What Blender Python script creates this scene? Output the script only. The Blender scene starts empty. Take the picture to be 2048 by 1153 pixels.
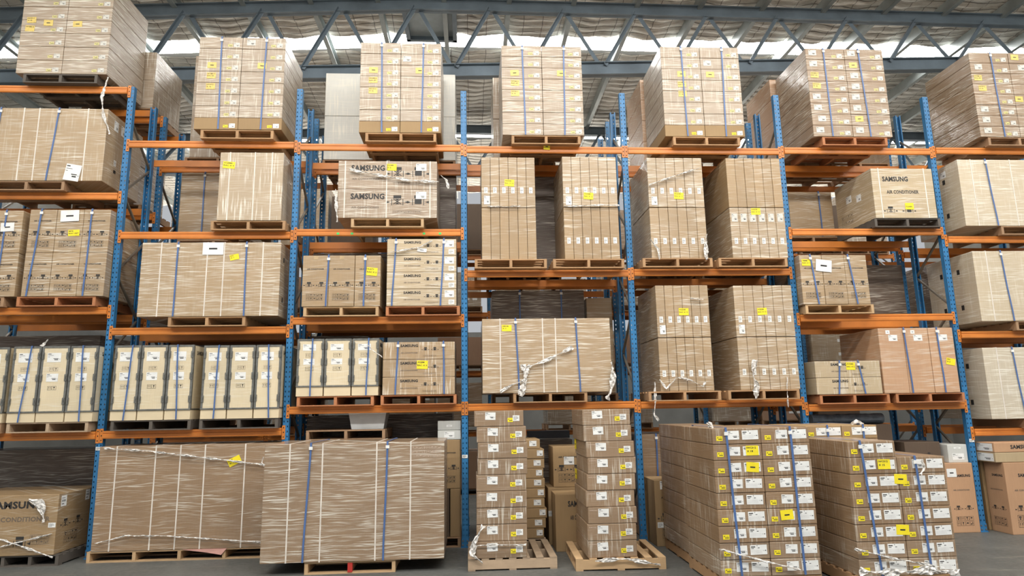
import bpy, bmesh, math, random
import numpy as np
from mathutils import Matrix, Vector

random.seed(7)
S = bpy.context.scene
COL = S.collection

# ------------------------------------------------------------------ camera
CAM_P = (5.5973, -10.6185, 2.0804)
YAW, PIT, ROL, FPX = 0.063924, 0.178462, -0.017145, 1326.34
cy, sy, cp, sp = math.cos(YAW), math.sin(YAW), math.cos(PIT), math.sin(PIT)
_F = np.array([sy*cp, cy*cp, sp]); _R = np.array([cy, -sy, 0.0]); _U = np.cross(_R, _F)
cr, sr = math.cos(ROL), math.sin(ROL)
_R2 = _R*cr + _U*sr; _U2 = -_R*sr + _U*cr
_C = np.array(CAM_P)
cd = bpy.data.cameras.new('camera'); cam = bpy.data.objects.new('camera', cd); COL.objects.link(cam)
cd.sensor_width = 36.0; cd.lens = FPX/2048*36.0; cd.clip_end = 200
cam.matrix_world = Matrix(((_R2[0], _U2[0], -_F[0], CAM_P[0]), (_R2[1], _U2[1], -_F[1], CAM_P[1]),
                           (_R2[2], _U2[2], -_F[2], CAM_P[2]), (0, 0, 0, 1)))
S.camera = cam

# ------------------------------------------------------------------ daylight and exposure
S.view_settings.view_transform = 'Standard'; S.view_settings.look = 'None'
S.view_settings.gamma = 1.0; S.view_settings.use_curve_mapping = False
S.view_settings.exposure = -0.68
w = bpy.data.worlds.new('daylight'); S.world = w; w.use_nodes = True
SKY_L, GLOW_BACK, GLOW_FRONT = (0.75, 0.78, 0.82), (5.2, 4.8, 4.2), (0.85, 0.76, 0.64)        # sky above; added ground glow below horizon, stronger behind racks to light the ceiling
_nt = w.node_tree; bgn = _nt.nodes['Background']; bgn.inputs[1].default_value = 1.0
_tc = _nt.nodes.new('ShaderNodeTexCoord'); _sp = _nt.nodes.new('ShaderNodeSeparateXYZ'); _mr = _nt.nodes.new('ShaderNodeMapRange'); _mx = _nt.nodes.new('ShaderNodeMix'); _mx.data_type = 'RGBA'
_nt.links.new(_tc.outputs['Generated'], _sp.inputs[0]); _nt.links.new(_sp.outputs[2], _mr.inputs[0]); _mr.inputs[1].default_value = -0.02; _mr.inputs[2].default_value = 0.02
_mx.inputs[6].default_value = (*GLOW_BACK, 1); _mx.inputs[7].default_value = (*SKY_L, 1)
_m2 = _nt.nodes.new('ShaderNodeMapRange'); _nt.links.new(_sp.outputs[1], _m2.inputs[0]); _m2.inputs[1].default_value = -0.1; _m2.inputs[2].default_value = 0.1
_m3 = _nt.nodes.new('ShaderNodeMix'); _m3.data_type = 'RGBA'; _nt.links.new(_m2.outputs[0], _m3.inputs[0]); _m3.inputs[6].default_value = (*GLOW_FRONT, 1); _m3.inputs[7].default_value = (*GLOW_BACK, 1)
_nt.links.new(_m3.outputs[2], _mx.inputs[6]); _nt.links.new(_mr.outputs[0], _mx.inputs[0]); _nt.links.new(_mx.outputs[2], bgn.inputs[0])
SKYLIGHT_STRENGTH = 34.0
def area(name, loc, rot, sx, sy_, power, col=(1, 1, 1)):
    l = bpy.data.lights.new(name, 'AREA'); l.shape = 'RECTANGLE'; l.size = sx; l.size_y = sy_; l.energy = power; l.color = col
    o = bpy.data.objects.new(name, l); COL.objects.link(o); o.location = loc; o.rotation_euler = rot
    return o
# daylight falling in through the roof skylights on the aisle side
area('skylight_lamp', (6.5, -4.3, 11.1), (math.radians(22), 0, 0), 26, 1.2, 1300, (1, 0.97, 0.93))
area('skylight_lamp', (6.5, -10.2, 11.1), (math.radians(32), 0, 0), 26, 1.2, 3500, (1, 0.97, 0.93))

def ray(x, y): return _F + _R2*((x-1024)/FPX) - _U2*((y-576.5)/FPX)
def pt(x, y, Y):
    """the point of the vertical plane at depth Y seen at photo pixel x, y"""
    d = ray(x, y); t = (Y-_C[1])/d[1]; q = _C + t*d
    return float(q[0]), float(q[2])

# ------------------------------------------------------------------ materials
MATS = {}
def new_mat(name):
    m = bpy.data.materials.new(name); m.use_nodes = True
    nt = m.node_tree; b = nt.nodes['Principled BSDF']
    MATS[name] = m
    return m, nt, b
def N(nt, typ, **kw):
    n = nt.nodes.new(typ)
    for k, v in kw.items(): setattr(n, k, v)
    return n
def math_n(nt, op, a, b=None, c=None, clamp=False):
    n = nt.nodes.new('ShaderNodeMath'); n.operation = op; n.use_clamp = clamp
    for i, v in enumerate((a, b, c)):
        if v is None: continue
        if isinstance(v, (int, float)): n.inputs[i].default_value = v
        else: nt.links.new(v, n.inputs[i])
    return n.outputs[0]
def mixc(nt, f, a, b):
    n = nt.nodes.new('ShaderNodeMix'); n.data_type = 'RGBA'
    for s, v in ((0, f), (6, a), (7, b)):
        if isinstance(v, (int, float)): n.inputs[s].default_value = v
        elif isinstance(v, tuple): n.inputs[s].default_value = (*v, 1)
        else: nt.links.new(v, n.inputs[s])
    return n.outputs[2]
def noise(nt, vec, scale=1.0, detail=3, rough=0.5):
    n = nt.nodes.new('ShaderNodeTexNoise'); n.inputs['Scale'].default_value = scale
    n.inputs['Detail'].default_value = detail; n.inputs['Roughness'].default_value = rough
    nt.links.new(vec, n.inputs['Vector']); return n.outputs['Fac']
def ramp(nt, v, a, b):
    n = nt.nodes.new('ShaderNodeMapRange'); n.inputs[1].default_value = a; n.inputs[2].default_value = b
    nt.links.new(v, n.inputs[0]); return n.outputs[0]
def comb(nt, x, y, z):
    n = nt.nodes.new('ShaderNodeCombineXYZ')
    for i, v in enumerate((x, y, z)):
        if isinstance(v, (int, float)): n.inputs[i].default_value = v
        else: nt.links.new(v, n.inputs[i])
    return n.outputs[0]

def simple(name, col, rough=0.6, metal=0.0, nscale=0, namt=0.0, bump=0.0):
    m, nt, b = new_mat(name)
    b.inputs['Roughness'].default_value = rough; b.inputs['Metallic'].default_value = metal
    g = N(nt, 'ShaderNodeNewGeometry')
    f = noise(nt, g.outputs['Position'], nscale or 6.0, 4)
    d = tuple(c*(1-namt-0.08) for c in col); l = tuple(min(1, c*(1+namt+0.08)) for c in col)
    c = mixc(nt, ramp(nt, f, 0.3, 0.7), d, l)
    nt.links.new(c, b.inputs['Base Color'])
    if bump:
        bp = N(nt, 'ShaderNodeBump'); bp.inputs['Strength'].default_value = bump; bp.inputs['Distance'].default_value = 0.01
        nt.links.new(f, bp.inputs['Height']); nt.links.new(bp.outputs[0], b.inputs['Normal'])
    return m

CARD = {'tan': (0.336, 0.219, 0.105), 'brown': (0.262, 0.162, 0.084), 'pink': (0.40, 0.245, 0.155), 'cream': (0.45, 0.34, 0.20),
        'dark': (0.11, 0.072, 0.046), 'pale': (0.48, 0.28, 0.155), 'white': (0.56, 0.56, 0.52), 'ply': (0.66, 0.55, 0.36)}  # dark tone has the shade behind the front loads in its colour
def card(tone='tan', film=0.0, tilt=0.0, vert=0.0, milk=0.0):
    """cardboard, film > 0: tightly wrapped in clear stretch film whose creases run as milky streaks"""
    key = 'cardboard_%s_%.2f_%.2f_%.1f_%.2f' % (tone, film, tilt, vert, milk)
    if key in MATS: return MATS[key]
    m, nt, b = new_mat(key)
    base = CARD[tone]
    g = N(nt, 'ShaderNodeNewGeometry'); P = g.outputs['Position']
    sx = N(nt, 'ShaderNodeSeparateXYZ'); nt.links.new(P, sx.inputs[0])
    X, Y, Z = sx.outputs
    oi = N(nt, 'ShaderNodeObjectInfo')
    s = math_n(nt, 'ADD', X, Y)
    # fibre / flute pattern of the board
    fib = noise(nt, comb(nt, math_n(nt, 'MULTIPLY', s, 60.0), math_n(nt, 'MULTIPLY', Z, 4.0), 0.0), 1.0, 2)
    big = noise(nt, P, 1.7, 3)
    tone_v = math_n(nt, 'ADD', math_n(nt, 'MULTIPLY', fib, 0.12), math_n(nt, 'MULTIPLY', big, 0.22))
    tone_v = math_n(nt, 'ADD', tone_v, math_n(nt, 'MULTIPLY', oi.outputs['Random'], 0.10))
    k = math_n(nt, 'ADD', math_n(nt, 'MULTIPLY', tone_v, 1.4), 0.69)
    cc = N(nt, 'ShaderNodeVectorMath', operation='SCALE'); cc.inputs[0].default_value = base
    nt.links.new(k, cc.inputs['Scale'])
    cardc = cc.outputs[0]
    if film <= 0:
        nt.links.new(cardc, b.inputs['Base Color']); b.inputs['Roughness'].default_value = 0.72
        bp = N(nt, 'ShaderNodeBump'); bp.inputs['Strength'].default_value = 0.08; bp.inputs['Distance'].default_value = 0.01
        nt.links.new(big, bp.inputs['Height']); nt.links.new(bp.outputs[0], b.inputs['Normal'])
        return m
    wob = noise(nt, comb(nt, math_n(nt, 'MULTIPLY', s, 1.3), math_n(nt, 'MULTIPLY', Z, 1.6), 3.0), 1.0, 2)
    zz = math_n(nt, 'ADD', Z, math_n(nt, 'ADD', math_n(nt, 'MULTIPLY', s, tilt), math_n(nt, 'MULTIPLY', wob, 0.09)))
    z2 = math_n(nt, 'SUBTRACT', zz, math_n(nt, 'MULTIPLY', s, 2.2*tilt+0.035))
    a = noise(nt, comb(nt, math_n(nt, 'MULTIPLY', s, 1.5), math_n(nt, 'MULTIPLY', zz, 75.0), 0.0), 1.0, 2, 0.6)
    a2 = noise(nt, comb(nt, math_n(nt, 'MULTIPLY', s, 2.0), math_n(nt, 'MULTIPLY', z2, 42.0), 7.0), 1.0, 2, 0.6)
    bnd = noise(nt, comb(nt, math_n(nt, 'MULTIPLY', s, 1.1), math_n(nt, 'MULTIPLY', zz, 3.2), 11.0), 1.0, 2)
    streak = math_n(nt, 'MAXIMUM', math_n(nt, 'MULTIPLY', ramp(nt, a, 0.56, 0.66), 0.9), math_n(nt, 'MULTIPLY', ramp(nt, a2, 0.57, 0.68), 0.8))
    cover = ramp(nt, bnd, 0.62-0.34*film, 0.72-0.24*film)
    mask = math_n(nt, 'MULTIPLY', streak, math_n(nt, 'ADD', math_n(nt, 'MULTIPLY', cover, 0.75), 0.25))
    if vert > 0:
        av = noise(nt, comb(nt, math_n(nt, 'MULTIPLY', s, 38.0), math_n(nt, 'MULTIPLY', Z, 2.0), 5.0), 1.0, 2, 0.6)
        bv = noise(nt, comb(nt, math_n(nt, 'MULTIPLY', s, 3.0), math_n(nt, 'MULTIPLY', Z, 2.2), 9.0), 1.0, 2)
        mv = math_n(nt, 'MULTIPLY', ramp(nt, av, 0.53, 0.64), ramp(nt, bv, 0.40, 0.58))
        mask = math_n(nt, 'ADD', math_n(nt, 'MULTIPLY', mask, 1-0.6*vert), math_n(nt, 'MULTIPLY', mv, vert*0.8), clamp=True)
    fac = math_n(nt, 'ADD', math_n(nt, 'MULTIPLY', mask, 0.55+0.45*film), 0.0+0.36*milk+0.04*film, clamp=True)
    col = mixc(nt, fac, cardc, (0.76, 0.715, 0.61))
    nt.links.new(col, b.inputs['Base Color'])
    b.inputs['Roughness'].default_value = 0.5
    b.inputs['Coat Weight'].default_value = 0.25+0.45*film
    b.inputs['Coat Roughness'].default_value = 0.13
    b.inputs['Coat IOR'].default_value = 1.5
    bp = N(nt, 'ShaderNodeBump'); bp.inputs['Strength'].default_value = 1.0; bp.inputs['Distance'].default_value = 0.012
    h = math_n(nt, 'ADD', math_n(nt, 'ADD', a2, a), math_n(nt, 'MULTIPLY', bnd, 1.0))
    nt.links.new(h, bp.inputs['Height']); nt.links.new(bp.outputs[0], b.inputs['Coat Normal'])
    return m

def wood(name, col, var=0.2):
    m, nt, b = new_mat(name)
    g = N(nt, 'ShaderNodeTexCoord'); sx = N(nt, 'ShaderNodeSeparateXYZ'); nt.links.new(g.outputs['Object'], sx.inputs[0])
    X, Y, Z = sx.outputs
    oi = N(nt, 'ShaderNodeObjectInfo')
    gr = noise(nt, comb(nt, math_n(nt, 'MULTIPLY', X, 2.0), math_n(nt, 'MULTIPLY', Y, 2.0), math_n(nt, 'MULTIPLY', Z, 40.0)), 3.0, 4)
    bl = noise(nt, g.outputs['Object'], 5.0, 3)
    k = math_n(nt, 'ADD', math_n(nt, 'ADD', math_n(nt, 'MULTIPLY', gr, var), math_n(nt, 'MULTIPLY', bl, var*1.6)), 1-1.3*var)
    k = math_n(nt, 'ADD', k, math_n(nt, 'MULTIPLY', math_n(nt, 'SUBTRACT', oi.outputs['Random'], 0.5), var))
    cc = N(nt, 'ShaderNodeVectorMath', operation='SCALE'); cc.inputs[0].default_value = col
    nt.links.new(k, cc.inputs['Scale']); nt.links.new(cc.outputs[0], b.inputs['Base Color'])
    b.inputs['Roughness'].default_value = 0.75
    return m
WOOD = {'light': wood('pallet_pine', (0.50, 0.33, 0.175)), 'tan': wood('pallet_tan', (0.40, 0.235, 0.115)), 'red': wood('pallet_red', (0.42, 0.17, 0.07)),
        'old': wood('pallet_weathered', (0.40, 0.29, 0.19), 0.3), 'dark': wood('pallet_dark', (0.10, 0.085, 0.07)), 'brown': wood('pallet_brown', (0.33, 0.20, 0.11))}
PLY = wood('crate_plywood', (0.68, 0.56, 0.37), 0.06)
M_BLUE = simple('rack_blue_paint', (0.028, 0.165, 0.36), 0.38, 0.0, 3.0, 0.10)
M_ORANGE = simple('rack_orange_paint', (0.60, 0.20, 0.035), 0.38, 0.0, 2.0, 0.12)
M_BRACE = simple('rack_brace_steel', (0.20, 0.18, 0.15), 0.45, 0.5, 5.0, 0.1)
M_STEEL = simple('roof_steel_paint', (0.165, 0.215, 0.26), 0.5, 0.1, 2.0, 0.12)
M_STEEL2 = simple('purlin_steel_paint', (0.36, 0.40, 0.40), 0.4, 0.2, 2.0, 0.12)
M_GALV = simple('galvanised_edging', (0.22, 0.22, 0.20), 0.4, 0.6, 20.0, 0.1)
M_WHITE = simple('label_paper', (0.80, 0.80, 0.77), 0.6, 0, 8, 0.0)
M_YEL = simple('yellow_label_paper', (0.88, 0.72, 0.02), 0.55, 0, 8, 0.0)
M_WHITEF = simple('label_paper_under_film', (0.60, 0.585, 0.53), 0.4, 0, 30, 0.06)
M_YELF = simple('yellow_label_under_film', (0.70, 0.52, 0.13), 0.4, 0, 30, 0.08)
M_YELS = simple('pale_yellow_sticker_under_film', (0.62, 0.56, 0.22), 0.4, 0, 30, 0.08)
M_INK = simple('printed_ink', (0.03, 0.028, 0.026), 0.6, 0, 8, 0.0)
M_INKG = simple('faded_print', (0.17, 0.13, 0.095), 0.6, 0, 8, 0.0)
M_INKW = simple('pale_print', (0.55, 0.42, 0.32), 0.6, 0, 8, 0.0)
M_STRAP = simple('strap_blue', (0.075, 0.145, 0.33), 0.4, 0, 8, 0.05)
M_STRAPW = simple('strap_white', (0.72, 0.66, 0.58), 0.35, 0, 8, 0.05)
M_TAPE = simple('packing_tape_tan', (0.50, 0.36, 0.20), 0.3, 0, 8, 0.05)
M_TUB = simple('white_plastic', (0.62, 0.64, 0.63), 0.35, 0, 3, 0.03)
M_GREYROLL = simple('grey_sheet', (0.17, 0.20, 0.23), 0.35, 0, 9, 0.25, 0.5)
M_PINK = simple('pink_sheet', (0.62, 0.33, 0.27), 0.6, 0, 3, 0.03)
M_RED = simple('red_block', (0.45, 0.03, 0.02), 0.6, 0, 3, 0.03)
M_DARKPL = simple('dark_steel_case', (0.045, 0.05, 0.06), 0.4, 0.2, 3, 0.03)
M_GREEN = simple('green_sticker', (0.05, 0.55, 0.12), 0.5, 0, 3, 0.03)
M_HOLE = simple('carton_hand_hole', (0.02, 0.017, 0.015), 0.9, 0, 3, 0.0)
def film_mat():
    m, nt, b = new_mat('bunched_stretch_film')
    g = N(nt, 'ShaderNodeNewGeometry')
    f = noise(nt, g.outputs['Position'], 40.0, 3)
    nt.links.new(mixc(nt, ramp(nt, f, 0.35, 0.65), (0.50, 0.46, 0.41), (0.86, 0.84, 0.80)), b.inputs['Base Color'])
    b.inputs['Roughness'].default_value = 0.25; b.inputs['Coat Weight'].default_value = 0.6
    bp = N(nt, 'ShaderNodeBump'); bp.inputs['Strength'].default_value = 0.7; bp.inputs['Distance'].default_value = 0.01
    nt.links.new(f, bp.inputs['Height']); nt.links.new(bp.outputs[0], b.inputs['Normal'])
    return m
M_FILM = film_mat()

def foil_mat():
    m, nt, b = new_mat('foil_insulation_under_wire_mesh')
    g = N(nt, 'ShaderNodeNewGeometry'); P = g.outputs['Position']
    sx = N(nt, 'ShaderNodeSeparateXYZ'); nt.links.new(P, sx.inputs[0]); X, Y, Z = sx.outputs
    wv = noise(nt, P, 1.1, 2)
    yy = math_n(nt, 'ADD', Y, math_n(nt, 'MULTIPLY', wv, 0.16))
    xx = math_n(nt, 'ADD', X, math_n(nt, 'MULTIPLY', wv, 0.10))
    def lines(v, pitch, wd):
        f = math_n(nt, 'FRACT', math_n(nt, 'DIVIDE', v, pitch))
        d = math_n(nt, 'ABSOLUTE', math_n(nt, 'SUBTRACT', f, 0.5))
        return ramp(nt, d, wd, wd*0.35), d
    l1, d1 = lines(yy, 0.27, 0.06)
    l2, d2 = lines(xx, 0.45, 0.03)
    wire = math_n(nt, 'MAXIMUM', l1, l2)
    cr_ = noise(nt, comb(nt, math_n(nt, 'MULTIPLY', X, 3.0), math_n(nt, 'MULTIPLY', Y, 11.0), 0.0), 1.5, 4, 0.6)
    patch = noise(nt, P, 0.5, 2)
    foil = mixc(nt, ramp(nt, cr_, 0.3, 0.7), (0.70, 0.63, 0.53), (0.95, 0.91, 0.84))
    foil = mixc(nt, math_n(nt, 'MULTIPLY', ramp(nt, patch, 0.45, 0.6), 0.35), foil, (0.50, 0.53, 0.52))
    c = mixc(nt, math_n(nt, 'MULTIPLY', wire, 0.8), foil, (0.16, 0.13, 0.10))
    nt.links.new(c, b.inputs['Base Color'])
    b.inputs['Roughness'].default_value = 0.42; b.inputs['Metallic'].default_value = 0.1
    bp = N(nt, 'ShaderNodeBump'); bp.inputs['Strength'].default_value = 0.8; bp.inputs['Distance'].default_value = 0.03
    h = math_n(nt, 'ADD', math_n(nt, 'SUBTRACT', cr_, math_n(nt, 'MULTIPLY', l1, 0.5)), 0.0)
    nt.links.new(h, bp.inputs['Height']); nt.links.new(bp.outputs[0], b.inputs['Normal'])
    return m
M_FOIL = foil_mat()
def floor_mat():
    m, nt, b = new_mat('worn_concrete_floor')
    g = N(nt, 'ShaderNodeNewGeometry'); P = g.outputs['Position']
    f = noise(nt, P, 0.8, 6, 0.6); f2 = noise(nt, P, 14.0, 4)
    sx = N(nt, 'ShaderNodeSeparateXYZ'); nt.links.new(P, sx.inputs[0])
    sc = noise(nt, comb(nt, math_n(nt, 'MULTIPLY', sx.outputs[0], 1.2), math_n(nt, 'MULTIPLY', sx.outputs[1], 14.0), 0.0), 1.0, 3)
    c = mixc(nt, ramp(nt, f, 0.3, 0.7), (0.072, 0.075, 0.070), (0.125, 0.126, 0.116))
    c = mixc(nt, math_n(nt, 'MULTIPLY', ramp(nt, sc, 0.62, 0.72), 0.5), c, (0.30, 0.28, 0.22))
    nt.links.new(c, b.inputs['Base Color'])
    nt.links.new(ramp(nt, f2, -0.6, 1.6), b.inputs['Roughness'])
    bp = N(nt, 'ShaderNodeBump'); bp.inputs['Strength'].default_value = 0.1
    nt.links.new(f2, bp.inputs['Height']); nt.links.new(bp.outputs[0], b.inputs['Normal'])
    return m
M_FLOOR = floor_mat()
M_WALL = simple('grey_wall_panel', (0.17, 0.17, 0.16), 0.7, 0, 1.0, 0.08)
def emis(name, col, st):
    m, nt, b = new_mat(name)
    b.inputs['Emission Color'].default_value = (*col, 1); b.inputs['Emission Strength'].default_value = st
    b.inputs['Base Color'].default_value = (0.8, 0.8, 0.8, 1)
    return m
M_SKY = emis('translucent_skylight_sheet', (1.0, 0.99, 0.96), SKYLIGHT_STRENGTH)

# ------------------------------------------------------------------ mesh helpers
ORD = ('zeroth first second third fourth fifth sixth seventh eighth ninth tenth eleventh twelfth thirteenth fourteenth fifteenth sixteenth seventeenth '
       'eighteenth nineteenth twentieth twenty-first twenty-second twenty-third twenty-fourth twenty-fifth twenty-sixth').split()
class MB:
    def __init__(s): s.v = []; s.f = []; s.m = []
    def box(s, x0, x1, y0, y1, z0, z1, mi=0):
        n = len(s.v)
        s.v += [(x0,y0,z0),(x1,y0,z0),(x1,y1,z0),(x0,y1,z0),(x0,y0,z1),(x1,y0,z1),(x1,y1,z1),(x0,y1,z1)]
        for q in ((0,3,2,1),(4,5,6,7),(0,1,5,4),(1,2,6,5),(2,3,7,6),(3,0,4,7)): s.f.append(tuple(n+i for i in q)); s.m.append(mi)
        return s
    def poly(s, pts, mi=0):
        n = len(s.v); s.v += pts; s.f.append(tuple(range(n, n+len(pts)))); s.m.append(mi); return s
    def bar(s, a, b, wd, th, mi=0, up=(0, 1, 0)):
        a = Vector(a); b = Vector(b); d = (b-a).normalized(); u = Vector(up)
        sd = d.cross(u).normalized(); u = sd.cross(d).normalized()
        n = len(s.v)
        for p in (a, b):
            for i, j in ((-1,-1),(1,-1),(1,1),(-1,1)): s.v.append(tuple(p + sd*(i*wd/2) + u*(j*th/2)))
        for q in ((0,3,2,1),(4,5,6,7),(0,1,5,4),(1,2,6,5),(2,3,7,6),(3,0,4,7)): s.f.append(tuple(n+i for i in q)); s.m.append(mi)
        return s
    def prism(s, prof, x0, x1, mi=0):
        """closed (y,z) profile extruded along x"""
        n = len(s.v); k = len(prof)
        s.v += [(x0, y, z) for y, z in prof] + [(x1, y, z) for y, z in prof]
        for i in range(k): s.f.append((n+i, n+(i+1) % k, n+k+(i+1) % k, n+k+i)); s.m.append(mi)
        s.f.append(tuple(n+i for i in reversed(range(k)))); s.m.append(mi)
        s.f.append(tuple(n+k+i for i in range(k))); s.m.append(mi)
        return s
    def mesh(s, name, mats, fix=False):
        me = bpy.data.meshes.new(name); me.from_pydata(s.v, [], s.f)
        for m in (mats if isinstance(mats, (list, tuple)) else [mats]): me.materials.append(m)
        me.polygons.foreach_set('material_index', s.m)
        if fix:
            b = bmesh.new(); b.from_mesh(me); bmesh.ops.recalc_face_normals(b, faces=b.faces); b.to_mesh(me); b.free()
        me.update(); return me
def link(name, me, parent=None, loc=(0, 0, 0), rz=0.0, rot=None):
    o = bpy.data.objects.new(name, me); COL.objects.link(o); o.location = loc
    o.rotation_euler = rot if rot else (0, 0, rz)
    if parent: o.parent = parent
    return o
def tag(o, label=None, cat=None, group=None, kind=None):
    if label: o['label'] = label
    if cat: o['category'] = cat
    if group: o['group'] = group
    if kind: o['kind'] = kind
    return o
_cache = {}
def bevel_box(wd, dp, ht, mat, bv=0.008):
    key = (round(wd, 3), round(dp, 3), round(ht, 3), mat.name, bv)
    if key in _cache: return _cache[key]
    b = bmesh.new()
    me = MB().box(-wd/2, wd/2, -dp/2, dp/2, 0, ht).mesh('carton', mat)
    b.from_mesh(me); bmesh.ops.bevel(b, geom=b.edges[:], offset=min(bv, wd*0.06, ht*0.06), segments=2, profile=0.6, affect='EDGES')
    b.to_mesh(me); b.free(); me.update()
    _cache[key] = me; return me

# ------------------------------------------------------------------ lettering and prints (all lie in the x-z plane, facing -y)
def text_geo(s, size, bold=0.0):
    key = ('t', s, bold)
    if key not in _cache:
        c = bpy.data.curves.new('lettering', 'FONT'); c.body = s; c.size = 1.0; c.offset = bold; c.space_character = 1.05
        c.resolution_u = 2; c.align_x = 'LEFT'
        o = bpy.data.objects.new('lettering', c); COL.objects.link(o)
        dg = bpy.context.evaluated_depsgraph_get(); dg.update()
        me = bpy.data.meshes.new_from_object(o.evaluated_get(dg))
        v = [(p.co.x, p.co.y) for p in me.vertices]; f = [tuple(p.vertices) for p in me.polygons]
        bpy.data.objects.remove(o); bpy.data.meshes.remove(me)
        x0 = min(p[0] for p in v); v = [(a-x0, bb) for a, bb in v]
        _cache[key] = (v, f, max(p[0] for p in v), max(p[1] for p in v))
    return _cache[key]
def put_text(mb, s, x, z, width, height, mi=0, bold=0.02, y=-0.0012):
    if not s: return
    v, f, w0, h0 = text_geo(s, 1, bold)
    kx, kz = width/w0, height/h0; n = len(mb.v)
    mb.v += [(x+a*kx, y, z+b*kz) for a, b in v]
    for q in f: mb.f.append(tuple(n+i for i in q)); mb.m.append(mi)
def text_mesh(s, width, height, mat, bold=0.03):
    key = ('tm', s, round(width, 3), round(height, 3), mat.name)
    if key not in _cache:
        mb = MB(); put_text(mb, s, -width/2, 0, width, height, 0, bold, 0.0); _cache[key] = mb.mesh('lettering', mat)
    return _cache[key]
def label_mesh(wd, ht, style='code', mat=None, lines=None):
    key = ('lb', round(wd, 3), round(ht, 3), style, mat.name if mat else '', str(lines))
    if key in _cache: return _cache[key]
    mb = MB(); mb.box(-wd/2, wd/2, -0.001, 0, 0, ht, 0)
    y = -0.0016
    def bar(a, b, c, d): mb.poly([(-wd/2+a*wd, y, c*ht), (-wd/2+b*wd, y, c*ht), (-wd/2+b*wd, y, d*ht), (-wd/2+a*wd, y, d*ht)], 1)
    rnd = random.Random(int(wd*1000)+int(ht*777))
    if style == 'code':          # barcode block and two short lines
        x = 0.12
        while x < 0.8:
            t = rnd.uniform(0.012, 0.035); bar(x, x+t, 0.42, 0.62); x += t+rnd.uniform(0.015, 0.03)
        bar(0.12, 0.55, 0.2, 0.27); bar(0.12, 0.7, 0.75, 0.8)
    elif style == 'form':        # shipping form: heading, rules, barcode
        bar(0.05, 0.28, 0.84, 0.91); bar(0.05, 0.45, 0.70, 0.73); bar(0.05, 0.18, 0.56, 0.59)
        bar(0.45, 0.82, 0.36, 0.42); bar(0.52, 0.80, 0.22, 0.31); bar(0.9, 0.94, 0.3, 0.36)
    elif style == 'wide':
        bar(0.05, 0.30, 0.76, 0.86); bar(0.06, 0.22, 0.62, 0.68); bar(0.40, 0.44, 0.88, 0.96); bar(0.45, 0.56, 0.66, 0.72)
        for q in range(5): bar(0.04, 0.70, 0.46-q*0.08, 0.465-q*0.08)
        bar(0.74, 0.86, 0.40, 0.42); bar(0.88, 0.94, 0.36, 0.46)
    elif style == 'bar':         # small yellow sticker
        bar(0.12, 0.35, 0.60, 0.74); bar(0.3, 0.9, 0.26, 0.42); bar(0.5, 0.88, 0.62, 0.68)
    elif style == 'note':
        bar(0.3, 0.7, 0.42, 0.56)
    elif style == 'text':
        for i, t in enumerate(lines):
            wt = min(0.86, 0.125*len(t))
            put_text(mb, t, -wd/2+0.06*wd, ht*(0.70-0.36*i), wd*wt, ht*0.19, 1, 0.03, y)
    me = mb.mesh('label', [mat or M_WHITE, M_INK]); _cache[key] = me; return me

def icons_mesh(cols, rows, cell, mat):
    """handling pictograms in outlined squares"""
    key = ('ic', cols, rows, cell, mat.name)
    if key in _cache: return _cache[key]
    mb = MB()
    def q(x0, x1, z0, z1): mb.poly([(x0, 0, z0), (x1, 0, z0), (x1, 0, z1), (x0, 0, z1)])
    t = cell*0.05
    for r in range(rows):
        for c in range(cols):
            x = (c-cols/2)*cell*1.12; z = r*cell*1.2; e = cell
            q(x, x+e, z, z+t); q(x, x+e, z+e-t, z+e); q(x, x+t, z, z+e); q(x+e-t, x+e, z, z+e)
            k = (c+r*cols) % 5
            if k == 0:   # two arrows up
                for u in (0.3, 0.7):
                    q(x+e*(u-0.03), x+e*(u+0.03), z+e*0.2, z+e*0.6); mb.poly([(x+e*(u-0.12), 0, z+e*0.58), (x+e*(u+0.12), 0, z+e*0.58), (x+e*u, 0, z+e*0.82)])
            elif k == 1:  # glass
                mb.poly([(x+e*0.3, 0, z+e*0.82), (x+e*0.4, 0, z+e*0.48), (x+e*0.6, 0, z+e*0.48), (x+e*0.7, 0, z+e*0.82)])
                q(x+e*0.47, x+e*0.53, z+e*0.25, z+e*0.5); q(x+e*0.35, x+e*0.65, z+e*0.18, z+e*0.25)
            elif k == 2:  # umbrella
                mb.poly([(x+e*0.2, 0, z+e*0.5), (x+e*0.8, 0, z+e*0.5), (x+e*0.68, 0, z+e*0.75), (x+e*0.32, 0, z+e*0.75)])
                q(x+e*0.48, x+e*0.52, z+e*0.2, z+e*0.5)
            elif k == 3:  # figure and box
                q(x+e*0.2, x+e*0.45, z+e*0.2, z+e*0.55); q(x+e*0.6, x+e*0.75, z+e*0.25, z+e*0.8)
            else:         # stacked boxes
                q(x+e*0.35, x+e*0.65, z+e*0.2, z+e*0.45); q(x+e*0.25, x+e*0.75, z+e*0.55, z+e*0.78)
    me = mb.mesh('handling_symbols', mat); _cache[key] = me; return me
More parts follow.
